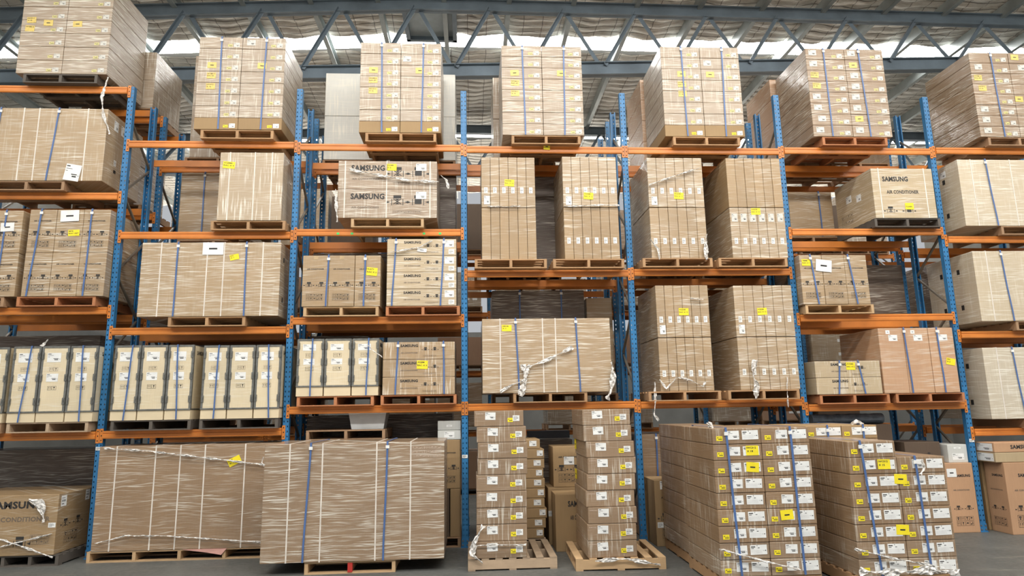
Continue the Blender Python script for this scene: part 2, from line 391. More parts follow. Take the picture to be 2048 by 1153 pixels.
def clamp_mesh(e, mat, cross=True):
    """unit silhouette with squeeze arrows left and right"""
    key = ('cl', e, mat.name, cross)
    if key in _cache: return _cache[key]
    mb = MB()
    def q(x0, x1, z0, z1): mb.poly([(x0*e, 0, z0*e), (x1*e, 0, z0*e), (x1*e, 0, z1*e), (x0*e, 0, z1*e)])
    q(-0.36, 0.36, 0.66, 0.95)
    if cross:
        for sgn in (-1, 1):
            mb.poly([(sgn*-0.42*e, 0, 0.1*e), (sgn*-0.30*e, 0, 0.1*e), (sgn*0.42*e, 0, 0.62*e), (sgn*0.30*e, 0, 0.62*e)][::sgn])
        mb.poly([(-0.2*e, 0, 0.1*e), (0.2*e, 0, 0.1*e), (0, 0, 0.28*e)]); mb.poly([(-0.2*e, 0, 0.62*e), (0, 0, 0.44*e), (0.2*e, 0, 0.62*e)])
    else:
        q(-0.32, 0.32, 0.12, 0.6)
    for sx_ in (-1, 1):
        q(sx_*0.52-0.03, sx_*0.52+0.03, 0.0, 0.6)
        a, bb = sx_*0.66*e, sx_*0.98*e
        mb.poly([(a, 0, 0.3*e), (bb, 0, 0.42*e), (bb, 0, 0.18*e)])
    me = mb.mesh('stacking_mark', mat); _cache[key] = me; return me

# children put on a face.  face: 'F' front (-y), 'L' left (-x), 'R' right (+x);  u metres from face centre, v metres from the bottom
def stick(par, dims, name, me, u, v, face='F', rot=0.0, off=0.0015, label=None):
    wd, dp, ht = dims
    if face == 'F': loc = (u, -dp/2-off, v); e = (0, rot, 0)
    elif face == 'R': loc = (wd/2+off, u, v); e = (0, 0, math.pi/2)
    else: loc = (-wd/2-off, -u, v); e = (0, 0, -math.pi/2)
    o = link(name, me, par, loc, 0, e)
    if label: o['label'] = label
    return o

# ------------------------------------------------------------------ structure
def struct(name, me, loc=(0, 0, 0)):
    return tag(link(name, me, None, loc), kind='structure')
X0, X1 = -9.0, 26.0
YB = 17.0
struct('floor', MB().box(X0, X1, -13, YB+0.2, -0.2, 0).mesh('floor', M_FLOOR))
def zc(x): return 11.35-0.05*max(0, 4.5-x)-0.007*max(0, x-4.5)
mb = MB(); mb.box(X0, X1, YB, YB+0.2, 0, 5.2); struct('wall_back', mb.mesh('wall', M_WALL))
struct('wall_right', MB().box(X1, X1+0.2, 0, YB+0.2, 0, 11.6).mesh('wall', M_WALL))
struct('wall_left', MB().box(X0-0.2, X0, 0, YB+0.2, 0, 11.6).mesh('wall', M_WALL))
# roof: sagging foil blanket between skylight strips
SKY = [(-11.0, -10.3), (-4.9, -4.2), (4.62, 5.34), (10.55, 11.2)]
PURX = [9.37+1.456*k for k in range(-13, 12)]
def ceiling_piece(y0, y1):
    fine = y0 > -5 and y0 < 12; nx = int((X1-X0)/(0.12 if fine else 0.182)); ny = max(4, int((y1-y0)/(0.055 if fine else 0.25)))
    v = []; f = []; rnd = random.Random(int(y0*10))
    for j in range(ny+1):
        y = y0+(y1-y0)*j/ny
        for i in range(nx+1):
            x = X0+(X1-X0)*i/nx
            ph = ((x-PURX[0]) % 1.456)/1.456
            sag = math.sin(math.pi*ph)
            z = zc(x)-0.045*sag-(0.045*abs(math.sin(math.pi*(y/0.27+0.25*math.sin(x*1.1)+0.12*math.sin(x*3.7+y))))+0.018*math.sin(x*7.3+y*2.1))*(0.35+0.65*sag)+rnd.uniform(-0.006, 0.006)
            v.append((x, y, z))
    for j in range(ny):
        for i in range(nx):
            a = j*(nx+1)+i; f.append((a, a+nx+1, a+nx+2, a+1))
    me = bpy.data.meshes.new('ceiling'); me.from_pydata(v, [], f); me.materials.append(M_FOIL)
    me.polygons.foreach_set('use_smooth', [True]*len(me.polygons)); me.update(); return me
ys = [-13.0] + [q for s in SKY for q in s] + [YB]
for a, b in zip(ys[0::2], ys[1::2]): struct('ceiling', ceiling_piece(a, b))
for i, (a, b) in enumerate(SKY):
    mb = MB()
    xs = [X0, 4.5, X1]
    for p, q in zip(xs, xs[1:]):
        mb.poly([(p, a, zc(p)+0.03), (p, b, zc(p)+0.03), (q, b, zc(q)+0.03), (q, a, zc(q)+0.03)])
    struct('window_%d' % (i+1), mb.mesh('skylight', M_SKY))
# outer roof sheet closes gaps above
mb = MB()
for p, q in ((X0, 4.5), (4.5, X1)): mb.poly([(p, -13, zc(p)+0.3), (q, -13, zc(q)+0.3), (q, YB, zc(q)+0.3), (p, YB, zc(p)+0.3)])
struct('ceiling', mb.mesh('roof_sheet', M_WALL))
# purlins (lipped channels) running front to back
def purlin_mesh(n):
    mb = MB(); h, fl, t = 0.26, 0.10, 0.012
    y0, y1 = -13.0, YB-0.02
    mb.box(-t/2, t/2, y0, y1, -h, 0); mb.box(-t/2, fl, y0, y1, -h, -h+t); mb.box(-t/2, fl, y0, y1, -t, 0); mb.box(fl-t, fl, y0, y1, -h, -h+0.03)
    return mb.mesh('purlin', M_STEEL2)
pm = purlin_mesh(0); npur = 0
for x in PURX:
    if X0 < x < X1-0.2:
        npur += 1; tag(link('roof_purlin', pm, None, (x, 0, zc(x)-0.07)), '%s long grey steel purlin from the left under the foil roof' % ORD[npur], 'purlin', 'purlins under the foil roof')

mb = MB(); _d = ray(818, 20); _xa = CAM_P[0]+_d[0]/_d[1]*14.6; _d = ray(905, 20); _xb = CAM_P[0]+_d[0]/_d[1]*14.6
mb.box(0, _xb-_xa, 0, 1.15, -0.02, 0)
_v = link('roof_vent', mb.mesh('panel', simple('pale_blue_panel', (0.42, 0.50, 0.53), 0.4)), None, (_xa, 3.35, zc(_xa)-0.16))
tag(_v, 'pale blue grey ridge vent panel set into the foil roof near centre', 'roof vent')
mb = MB(); q = _xb-_xa
for y in (-0.08, 1.15): mb.box(-0.1, q+0.1, y, y+0.10, -0.12, 0.1)
for x in (-0.1, q): mb.box(x, x+0.1, -0.08, 1.25, -0.12, 0.1)
link('vent_frame', mb.mesh('vent_frame', M_STEEL), _v)
# ------------------------------------------------------------------ roof trusses
def truss(Y, zt, zb, label, x0=-8.0, x1=25.0, period=1.65, ph=2.81):
    r = link('roof_truss', None, None, (ph, Y, zt(ph))); tag(r, label, 'roof truss')
    ox, oz = ph, zt(ph)
    def chord(name, fz, xs, h, wd):
        mb = MB()
        for a, b in zip(xs, xs[1:]):
            za, zb_ = fz(a)-oz, fz(b)-oz
            for (y0, y1, p, q) in ((-wd/2, wd/2, 0, 0.02), (-0.012, 0.012, 0, h), (-wd/2, wd/2, h-0.02, h)):
                n = len(mb.v)
                for x, z in ((a-ox, za), (b-ox, zb_)):
                    mb.v += [(x, y0, z-h/2+p), (x, y1, z-h/2+p), (x, y1, z-h/2+q), (x, y0, z-h/2+q)]
                for qd in ((0,3,2,1),(4,5,6,7),(0,1,5,4),(1,2,6,5),(2,3,7,6),(3,0,4,7)): mb.f.append(tuple(n+i for i in qd)); mb.m.append(0)
        link(name, mb.mesh(name, M_STEEL, True), r)
    chord('top_chord', zt, [x0, 4.5, x1], 0.28, 0.16)
    chord('bottom_chord', zb, [x0, x1], 0.30, 0.18)
    k = math.ceil((x0-ph)/period)
    while ph+(k+1)*period < x1:
        xt = ph+k*period; xb = xt+period/2
        for (a, b) in ((xt, xb), (xt+period, xb)):
            mb = MB(); A = (a-ox+(0.03 if a < b else -0.03), (0.05 if a < b else -0.05), zt(a)-oz-0.06); B = (b-ox+(-0.04 if a < b else 0.04), A[1], zb(b)-oz+0.08)
            mb.bar(A, B, 0.085, 0.012); 
            d = 0.04 if a < b else -0.04
            mb.bar((A[0]+d, A[1]+d*0.9, A[2]), (B[0]+d, B[1]+d*0.9, B[2]), 0.012, 0.075)
            link('web_brace', mb.mesh('web_brace', M_STEEL, True), r)
        k += 1
    return r
TY = 2.9
truss(TY, lambda x: zc(x)-0.40, lambda x: 9.26+0.031*(x-2.0), 'nearer grey steel lattice truss spanning above the pallet racks')
truss(9.6, lambda x: zc(x)-0.40, lambda x: 9.5, 'farther grey steel lattice truss, mostly hidden behind top loads', ph=3.3)

# ------------------------------------------------------------------ pallet racks
W = 2.75
HT = 7.44
def post_mesh(h):
    key = ('post', h)
    if key in _cache: return _cache[key]
    xs = [-0.05, -0.034, -0.020, 0.020, 0.034, 0.05]; v = []; f = []
    zs = [0.0]; z = 0.09; holes = []
    while z < h-0.05:
        zs += [z, z+0.026]; holes.append(len(zs)-2); z += 0.076
    zs.append(h)
    for zz in zs:
        for x in xs: v.append((x, 0, zz))
    hs = set(holes)
    for j in range(len(zs)-1):
        for i in range(5):
            if j in hs and i in (1, 3): continue
            a = j*6+i; f.append((a, a+1, a+7, a+6))
    mb = MB(); mb.v = v; mb.f = f; mb.m = [0]*len(f)
    for s in (-1, 1):
        xo = s*0.05
        mb.box(min(xo, xo-s*0.003), max(xo, xo-s*0.003), 0, 0.075, 0, h); mb.box(min(xo, xo-s*0.022), max(xo, xo-s*0.022), 0.072, 0.075, 0, h)
    me = mb.mesh('post', M_BLUE); _cache[key] = me; return me
def plate_mesh():
    if 'plate' not in _cache:
        mb = MB().box(-0.065, 0.065, -0.02, 0.10, 0, 0.012).box(-0.056, 0.056, -0.004, 0, 0, 0.13)
        for x in (-0.035, 0.035): mb.box(x-0.01, x+0.01, -0.012, -0.004, 0.03, 0.05, 1); mb.box(x-0.01, x+0.01, -0.012, -0.004, 0.09, 0.11, 1)
        _cache['plate'] = mb.mesh('foot_plate', [M_BLUE, M_BRACE])
    return _cache['plate']
def upright(x, Y, label, depth=0.84, h=HT, flip=0):
    r = link('rack_frame', None, None, (x, Y, 0)); tag(r, label, 'rack frame', 'blue upright frames of the pallet racks')
    link('post', post_mesh(h), r); link('post', post_mesh(h), r, (0, depth, 0), math.pi)
    link('foot_plate', plate_mesh(), r); link('foot_plate', plate_mesh(), r, (0, depth, 0), math.pi)
    z = 0.35; k = flip; 
    while z+0.62 < h:
        y0, y1 = (0.04, depth-0.04) if k % 2 == 0 else (depth-0.04, 0.04)
        key = ('brace', depth, k % 2)
        if key not in _cache: _cache[key] = MB().bar((0, y0, 0), (0, y1, 0.62), 0.028, 0.035, 0, (1, 0, 0)).mesh('brace', M_BRACE)
        link('brace', _cache[key], r, (0, 0, z)); z += 0.66; k += 1
    return r
def beam(i, Y, z, label, back=False, group=None):
    """beam of the bay that starts at upright i; z = its top"""
    xa, xb = i*W, (i+1)*W; L = W-0.11
    r_key = ('beam', back)
    s = 1 if back else -1
    if r_key not in _cache:
        p = [(0, 0), (s*0.030, 0), (s*0.030, -0.030), (s*0.022, -0.036), (s*0.022, -0.050), (s*0.034, -0.058), (s*0.034, -0.100), (s*0.026, -0.115), (0, -0.115)]
        _cache[r_key] = MB().prism(p, -L/2, L/2).mesh('beam', M_ORANGE, True)
        mb = MB(); 
        mb.box(-0.024, 0.024, min(0, s*0.008), max(0, s*0.008), -0.175, 0.035, 0)
        for q in (-0.14, -0.07, 0.0): mb.box(-0.007, 0.007, min(s*0.008, s*0.0095), max(s*0.008, s*0.0095), q-0.010, q+0.010, 1)
        _cache[('conn', back)] = mb.mesh('connector', [M_ORANGE, M_HOLE])
    yy = Y+0.0 if not back else Y
    o = link('rack_beam', _cache[r_key], None, ((xa+xb)/2, yy-0.004*(-s), z)); tag(o, label, 'rack beam', group)
    for sx_ in (-1, 1): link('connector', _cache[('conn', back)], o, (sx_*(W/2-0.027), 0.0, 0))
    return o
LV = {-1: (1.83, 3.73, 5.59, 7.42), 0: (1.835, 3.40, 4.94, 6.48), 1: (2.15, 3.54, 4.985, 6.45), 2: (2.15, 4.29, 6.43),
      3: (2.14, 4.30, 6.43), 4: (2.05, 3.515, 4.99, 6.45), 5: (1.61, 3.21, 4.855, 6.47)}
BAY = {-1: 'first', 0: 'second', 1: 'third', 2: 'fourth', 3: 'fifth', 4: 'sixth', 5: 'seventh'}
def shelf_word(i, k):
    n = len(LV[i]); return 'top' if k == n-1 else ORD[k+1]
R2 = 1.17
for i in range(-1, 7):
    nm = ORD[i+2]
    if 0 <= i <= 5: upright(i*W, 0.0, '%s blue perforated upright frame from left in the front rack' % ORD[i+1], flip=i % 2)
    upright(i*W, R2, '%s blue perforated upright frame from left in the second rack row' % nm, flip=(i+1) % 2)
for i, zs in LV.items():
    for k, z in enumerate(zs):
        sw = shelf_word(i, k)
        beam(i, 0.0, z, 'orange front beam of the %s shelf in the %s bay from left' % (sw, BAY[i]), group='orange front beams')
        beam(i, 0.84, z, 'orange rear beam behind the %s shelf of the %s bay from left' % (sw, BAY[i]), True, 'orange rear beams')
        beam(i, R2, z, 'orange beam of %s shelf, %s bay from left, second rack row' % (sw, BAY[i]), group='orange beams of the second row')
        beam(i, R2+0.84, z, 'orange rear beam of %s shelf, %s bay from left, second rack row' % (sw, BAY[i]), True, 'orange rear beams of the second row')
R3 = 6.3
for i in range(-1, 7):
    upright(i*W+0.6, R3, '%s dark blue upright frame from left in the far rack across the aisle' % ORD[i+2], h=6.9)
LV3 = (1.5, 3.0, 4.5, 6.0)
for i in range(-1, 6):
    for k, z in enumerate(LV3):
        for (yy, bk, wd) in ((R3, False, 'front'), (R3+0.84, True, 'rear')):
            o = beam(i, yy, z, 'orange %s beam, %s shelf, %s bay of the far rack' % (wd, 'top' if k == 3 else ORD[k+1], ORD[i+2]), bk, 'orange beams of the far rack')
            o.location.x += 0.6

# ------------------------------------------------------------------ pallets
def pallet(xc, yf, z, tone='tan', label='', wd=1.165, dp=1.165, turned=False, rz=0.0):
    key = ('pal', round(wd, 2), round(dp, 2), turned, tone)
    if key not in _cache:
        m = WOOD[tone]; st, td, bd = MB(), MB(), MB()
        a, b = (wd, dp) if not turned else (dp, wd)      # boards span a, stringers run along b
        sw = 0.045
        st.box(-sw/2, sw/2, -b/2, b/2, 0.018, 0.130)
        n = max(7, int(b/0.165)); pitch = (b-0.095)/(n-1)
        for q in range(n):
            y = -b/2+q*pitch; td.box(-a/2, a/2, y, y+0.095, 0.131, 0.150)
        for q in (0, n//2, n-1):
            y = -b/2+q*pitch; bd.box(-a/2, a/2, y, y+0.095, 0.0, 0.017)
        _cache[key] = (st.mesh('stringer', m), td.mesh('top_deck', m), bd.mesh('bottom_deck', m), a, sw)
    st, td, bd, a, sw = _cache[key]
    r = link('wooden_pallet', None, None, (xc, yf+dp/2, z), rz); tag(r, label, 'pallet', 'wooden pallets')
    e = (0, 0, math.pi/2) if turned else (0, 0, 0)
    ns = 3 if a < 1.5 else 5
    for q in range(ns):
        x = -a/2+sw/2+q*(a-sw)/(ns-1)
        link('stringer', st, r, (x, 0, 0) if not turned else (0, x, 0), 0, e)
    link('top_deck', td, r, (0, 0, 0), 0, e); link('bottom_deck', bd, r, (0, 0, 0), 0, e)
    return r
PZ = 0.152

# ------------------------------------------------------------------ loads
def carton(x0, x1, yf, dp, z0, z1, mat, label, cat='carton', group=None, gap=0.006, jit=0.004, name='cardboard_carton', rz=None):
    wd, ht = x1-x0-gap, z1-z0-0.004
    me = bevel_box(wd, dp, ht, mat)
    j = random.uniform(-jit, jit)
    o = link(name, me, None, ((x0+x1)/2, yf+dp/2+j, z0), 0.0 if rz is None else rz)
    tag(o, label, cat, group); return o, (wd, dp, ht)
def strap(x0t, x0b, yf, dp, zb, zt, label, mat=None, wd=0.024, group='blue strapping bands', buckle=True, name='strapping_band'):
    """band over a load: front, top and back; x at its top and bottom"""
    mat = mat or M_STRAP; o_ = 0.007; t = 0.002
    mb = MB(); h = wd/2
    def seg(p, q, nrm):
        n = len(mb.v)
        for P in (p, q):
            for s in (-1, 1):
                for k in (0, 1): mb.v.append((P[0]+s*h, P[1]+nrm[1]*k*t, P[2]+nrm[2]*k*t))
        for qd in ((0,2,3,1),(4,5,7,6),(0,1,5,4),(2,6,7,3),(1,3,7,5),(0,4,6,2)): mb.f.append(tuple(n+i for i in qd)); mb.m.append(0)
    f0, b0 = -o_, dp+o_; H = zt-zb+o_
    dx = x0b-x0t
    pts = [(dx, f0, 0.002)]
    for k in range(1, 7):
        u = k/7; pts.append((dx*(1-u)+0.003*math.sin(u*5+x0t), f0-0.002*math.sin(u*9), u*H))
    pts.append((0, f0, H))
    for a, b in zip(pts, pts[1:]): seg(a, b, (0, -1, 0))
    seg((0, f0, H), (0, b0, H), (0, 0, 1)); seg((0, b0, H), (0, b0, 0.002), (0, 1, 0))
    o = link(name, mb.mesh('band', mat, True), None, (x0t, yf, zb)); tag(o, label, 'strap', group)
    if buckle:
        if 'buckle' not in _cache: _cache['buckle'] = MB().box(-0.024, 0.024, -0.008, 0, -0.02, 0.02).box(-0.02, -0.012, -0.014, -0.008, -0.02, 0.02).mesh('buckle', M_WHITE)
        link('buckle', _cache['buckle'], o, (0, -0.010, H-0.07))
    return o
def ytag(par, dims, u, v, lines=('R0038', 'RAC X 12'), rot=0.0, face='F', wd=0.15, ht=0.115, style='text', mat=None):
    me = label_mesh(wd, ht, style, mat or M_YEL, lines)
    return stick(par, dims, 'yellow_label', me, u, v, face, rot, 0.004, 'yellow paper label')

def where(i, k, side=''):
    return '%s%s shelf of %s bay' % (side+' ' if side else '', shelf_word(i, k), BAY[i])
def rect(xl, xr, yb, yt, Y, xt=None):
    """world extents of a load front given by photo pixels"""
    a, zb = pt(xl, yb, Y); b, _ = pt(xr, yb, Y)
    _, zt = pt(xt if xt else (xl+xr)/2, yt, Y)
    return a, b, zt

def top_stack(i, k, xl, xr, yb, yt, xt, palx, tone_p, rows=8, Y=-0.16, dp=1.16, row2=False, film=0.75, straps=((0.26, 0.28), (0.78, 0.76)),
              ytags=(), milk=0.6, tone='brown', whites=(), lab=True, extra='', tilt=0.03, topz=None, plain_bottom=True, vert=0.5, pal=True):
    z = LV[i][k]; a, b, zt = rect(xl, xr, yb, yt, Y, xt)
    if topz: zt = topz
    z0 = z+PZ; rh = (zt-z0)/rows; cw = (b-a)/2
    pa, pb = pt(palx[0], yb, Y+0.01)[0], pt(palx[1], yb, Y+0.01)[0]
    wh = extra or ('%s shelf stack in %s bay' % (shelf_word(i, k), BAY[i]))
    pallet((pa+pb)/2, Y+0.01, z, tone_p, 'wooden pallet under the %s' % wh)
    out = {}
    for r in range(rows):
        for c in range(2):
            mat = card(tone, film, tilt, vert, milk) if (r > 0 or not plain_bottom) else card('tan')
            o, d = carton(a+c*cw, a+(c+1)*cw, Y, dp, z0+r*rh, z0+(r+1)*rh, mat,
                          'brown carton, %s from bottom in %s column, %s' % (ORD[r+1], ('left', 'right')[c], wh), group='cartons of the %s' % wh)
            out[(r, c)] = (o, d)
            if lab:
                pb_ = r == 0 and plain_bottom
                stick(o, d, 'yellow_sticker', label_mesh(0.075, 0.045, 'bar', M_YEL if pb_ else M_YELS), d[0]*0.22, d[2]*0.16, label='small yellow sticker')
                stick(o, d, 'shipping_label', label_mesh(0.095, 0.075, 'form', None if pb_ else M_WHITEF), d[0]*0.37, d[2]*0.14)
    for (r, c, u, v, ln, st) in ytags:
        o, d = out[(r, c)]; ytag(o, d, u*d[0]/2, v*d[2], ln, random.uniform(-0.06, 0.06), style=st, wd=0.145, ht=0.105, mat=M_YELF)
    for (r, c, u, v) in whites:
        o, d = out[(r, c)]; stick(o, d, 'paper_label', label_mesh(0.14, 0.10, 'form', M_WHITEF), u*d[0]/2, v*d[2], off=0.003)
    for n, (u, v) in enumerate(straps):
        strap(a+u*(b-a), a+v*(b-a), Y-0.004, dp+0.008, z0, zt, '%s blue strap around the %s' % (('left', 'right')[n], wh))
    return a, b, z0, zt, out
T1 = (5, 0, -0.35, 0.25, ('',), 'note'); T2 = (5, 1, -0.05, 0.25, ('',), 'note')
T3 = (4, 0, -0.35, 0.35, ('IWCMK12', 'RAC IN'), 'text'); T4 = (3, 0, -0.35, 0.42, ('IWC012', 'X 16'), 'text')
TT = (T1, T2, T3, T4)
# second to seventh bays, top shelf
top_stack(0, 3, 386, 563, 265, 75, 480, (400, 548), 'tan', ytags=TT, whites=((7, 1, -0.6, 0.3),))
top_stack(1, 3, 717, 882, 270, 86, 801, (730, 873), 'tan', ytags=TT, whites=((6, 1, -0.7, 0.3),))
top_stack(2, 2, 1005, 1169, 273, 92, 1085, (1022, 1162), 'tan', ytags=TT, film=0.9, milk=0.45, vert=0.1, plain_bottom=False)
top_stack(3, 2, 1331, 1491, 276, 94, 1405, (1344, 1482), 'tan', ytags=((5, 0, 0.0, 0.25, ('',), 'note'), (5, 1, -0.55, 0.25, ('',), 'note'), (4, 0, 0.0, 0.35, ('IWCMK12', 'RAC IN'), 'text'), (3, 0, 0.0, 0.5, ('IWC012', 'X 16'), 'text')), whites=((6, 1, -0.65, 0.3),))
top_stack(4, 3, 1628, 1786, 277, 98, 1692, (1643, 1776), 'red', film=0.8, milk=0.12, tilt=0.05, vert=0.1, plain_bottom=False, straps=((0.23, 0.24), (0.68, 0.72)),
          ytags=((6, 1, -0.6, 0.25, ('',), 'note'), (5, 0, -0.65, 0.3, ('IWCMK12', 'RAC IN'), 'text'), (4, 0, -0.6, 0.3, ('IWC012', 'X 16'), 'text'), (1, 1, -0.6, 0.35, ('',), 'note')),
          whites=[(r, c, -0.65, 0.35) for r in (0, 2, 3, 7) for c in (0, 1)]+[(1, 0, -0.5, 0.35), (6, 0, -0.65, 0.35), (5, 1, -0.6, 0.3), (4, 1, -0.6, 0.3)])
top_stack(5, 3, 1962, 2122, 278, 106, 2020, (1978, 2100), 'brown', film=0.8, milk=0.12, tilt=0.05, vert=0.1, plain_bottom=False, straps=((0.27, 0.3), (0.78, 0.8)),
          ytags=((5, 0, -0.7, 0.3, ('IWCMK12', 'RAC IN'), 'text'), (4, 0, -0.55, 0.3, ('IWC012', 'X 16'), 'text'), (7, 1, -0.7, 0.3, ('',), 'note'), (3, 1, -0.8, 0.3, ('',), 'note')),
          whites=[(r, c, -0.6+0.2*c, 0.35) for r in (0, 1, 2, 6) for c in (0, 1)])
# first bay, the tallest stack
top_stack(-1, 3, 30, 213, 150, -38, 130, (46, 196), 'dark', rows=7, film=1.0, milk=0.55, tilt=-0.06, vert=0.0, straps=(), plain_bottom=False,
          ytags=((3, 0, -0.55, 0.75, ('IWC012', 'X 16'), 'text'), (3, 0, -0.6, 0.1, ('IWCMK12',), 'text'), (3, 0, 0.2, 0.55, ('',), 'note'), (3, 1, -0.5, 0.5, ('',), 'note')))

# ---- single big cartons and small groups
def block(i, k, xl, xr, yb, yt, pal, tone_p, mats, label, cols=1, rows=1, Y=-0.16, dp=1.16, side='', labels=None, straps=(), straplab='', xt=None, palw=None,
          group=None, bands=(), z=None, row2=False, npal=1):
    zb = (LV[i][k] if z is None else z); a, b, zt = rect(xl, xr, yb, yt, Y, xt)
    z0 = zb+PZ if pal else zb
    a, b = max(a, i*W+0.056), min(b, (i+1)*W-0.056)
    if pal:
        pa, pb = pt(pal[0], yb+8, Y+0.01)[0], pt(pal[1], yb+8, Y+0.01)[0]
        wdp = 1.165 if pb-pa < 1.45 else pb-pa
        pallet((pa+pb)/2, Y+0.012, zb, tone_p, 'wooden pallet under the %s' % label, wd=wdp, dp=1.165)
    out = {}; cw = (b-a)/cols; rh = (zt-z0)/rows
    for r in range(rows):
        for c in range(cols):
            mat = mats(r, c) if callable(mats) else mats
            if labels: lb = labels(r, c)
            elif rows*cols == 1: lb = label
            else: lb = 'carton'
            out[(r, c)] = carton(a+c*cw, a+(c+1)*cw, Y, dp, z0+r*rh, z0+(r+1)*rh, mat, lb, group=group)
    for n, (u, v) in enumerate(straps):
        strap(a+u*(b-a), a+v*(b-a), Y-0.004, dp+0.008, z0, zt, '%s blue strap around %s' % (('left', 'right')[n] if len(straps) > 1 else 'single', straplab or ('the '+label)))
    for u in bands:
        o, d = out[(0, 0)]; 
        key = ('pb', round(d[2], 3), round(dp, 2))
        if key not in _cache: _cache[key] = MB().box(-0.009, 0.009, -dp/2-0.004, dp/2+0.004, -0.0, d[2]+0.004).mesh('packing_band', M_STRAPW)
        link('packing_band', _cache[key], o, ((u-0.5)*(b-a), 0, 0.001))
    return a, b, z0, zt, out
AC = 'AIR CONDITIONER'
def print_ac(o, d, style='tall', face='F', mat=None, ink=None, off=0.002):
    """brand lettering, product line, stacking marks and handling symbols of an air conditioner carton"""
    wd = d[0] if face == 'F' else d[1]; ht = d[2]; ink = ink or M_INK
    if style == 'tall':
        stick(o, d, 'brand_lettering', text_mesh('SAMSUNG', wd*0.52, wd*0.085, ink, 0.04), wd*0.12, ht*0.80, face, off=off)
        stick(o, d, 'product_lettering', text_mesh(AC, wd*0.6, wd*0.045, M_INKG), 0, ht*0.60, face, off=off)
        for s in (-1, 1): stick(o, d, 'stacking_mark', clamp_mesh(round(wd*0.16, 3), ink), s*wd*0.19, ht*0.32, face, off=off)
        stick(o, d, 'handling_symbols', icons_mesh(4, 2, round(wd*0.14, 3), ink), 0, ht*0.10, face, off=off)
    elif style == 'wide':
        stick(o, d, 'brand_lettering', text_mesh('SAMSUNG', wd*0.34, wd*0.058, ink, 0.04), -wd*0.20, ht*0.66, face, off=off)
        stick(o, d, 'product_lettering', text_mesh(AC, wd*0.28, wd*0.020, M_INKG), -wd*0.22, ht*0.33, face, off=off)
        stick(o, d, 'stacking_mark', clamp_mesh(round(wd*0.11, 3), ink, True), wd*0.10, ht*0.44, face, off=off)
        stick(o, d, 'stacking_mark', clamp_mesh(round(wd*0.11, 3), ink, False), wd*0.31, ht*0.44, face, off=off)
        stick(o, d, 'handling_symbols', icons_mesh(8, 1, round(wd*0.032, 3), M_INKG), wd*0.20, ht*0.15, face, off=off)
    elif style == 'symbols':
        stick(o, d, 'product_lettering', text_mesh(AC, wd*0.66, wd*0.05, ink), 0, ht*0.72, face, off=off)
        for s in (-1, 1): stick(o, d, 'stacking_mark', clamp_mesh(round(wd*0.21, 3), ink), s*wd*0.24, ht*0.38, face, off=off)
        stick(o, d, 'handling_symbols', icons_mesh(5, 2, round(wd*0.12, 3), ink), 0, ht*0.12, face, off=off)
    elif style == 'slim':
        stick(o, d, 'brand_lettering', text_mesh('SAMSUNG', wd*0.245, ht*0.15, ink, 0.04), -wd*0.135, ht*0.72, face, off=off)
        stick(o, d, 'product_lettering', text_mesh(AC, wd*0.24, ht*0.07, M_INKG), -wd*0.135, ht*0.34, face, off=off)
        for s in (0.09, 0.22): stick(o, d, 'stacking_mark', clamp_mesh(round(ht*0.22, 3), ink, False), wd*s, ht*0.48, face, off=off)
        stick(o, d, 'handling_symbols', icons_mesh(7, 1, round(ht*0.10, 3), M_INKG), wd*0.15, ht*0.14, face, off=off)

FH = card('tan', 0.75, 0.03, 0.0, 0.12); FH2 = card('tan', 0.55, -0.05, 0.0, 0.05); FM = card('brown', 0.9, 0.02, 0.3, 0.3)
# first bay
a, b, z0, zt, q = block(-1, 2, -110, 203, 366, 216, (-20, 122), 'brown', card('tan', 0.7, 0.0, 0.3, 0.22), 'huge wrapped carton on the third shelf of first bay', straps=((0.30, 0.28), (0.68, 0.64)), bands=(0.45, 0.55, 0.87))
o, d = q[(0, 0)]
stick(o, d, 'paper_sheet', label_mesh(0.24, 0.27, 'form'), d[0]*0.30, 0.0, rot=0.16, off=0.012, label='white paper sheet tucked under the film')
for j, u in enumerate((-0.30, -0.08, 0.16)):
    stick(o, d, 'paper_label', label_mesh(0.13, 0.17, 'form'), u, d[2]*0.78, 'R')
    stick(o, d, 'paper_label', label_mesh(0.07, 0.10, 'code'), u+0.05, d[2]*0.30, 'R')
    stick(o, d, 'hand_hole', MB().box(-0.035, 0.035, -0.001, 0, 0, 0.055).mesh('hand_hole', M_HOLE), u+0.06, d[2]*0.20, 'R')
a, b, z0, zt, q = block(-1, 1, 40, 217, 600, 419, (24, 198), 'red', FH, 'six-carton wrapped load on the second shelf of first bay', cols=3, rows=2, straps=((0.15, 0.07), (0.77, 0.75)),
    labels=lambda r, c: 'brown symbol-printed carton, %s %s, second shelf of first bay' % (('lower', 'upper')[r], ('left', 'middle', 'right')[c]), group='cartons on the second shelf of the first bay')
for (r, c), (o, d) in q.items(): print_ac(o, d, 'symbols')
stick(*q[(1, 1)], 'paper_sheet', label_mesh(0.28, 0.18, 'note'), 0, q[(1, 1)][1][2]*0.72, rot=-0.05, off=0.01)
ytag(*q[(1, 1)], 0.08, q[(1, 1)][1][2]*0.38, ('MXJ', 'RAC 007'), -0.04, wd=0.17, ht=0.1)
a, b, z0, zt, q = block(-1, 1, -30, 27, 603, 421, (-160, 12), 'brown', FH, 'wrapped load at left edge, second shelf of first bay', cols=1, rows=2, straps=((0.4, 0.34),),
    labels=lambda r, c: 'brown carton at the left edge, %s %s, second shelf of first bay' % (('lower', 'upper')[r], 'column'), group='cartons at the left edge on the second shelf')
for (r, c), (o, d) in q.items(): print_ac(o, d, 'symbols')
stick(*q[(1, 0)], 'paper_sheet', label_mesh(0.2, 0.14, 'note'), 0, q[(1, 0)][1][2]*0.5, rot=-0.05, off=0.01)

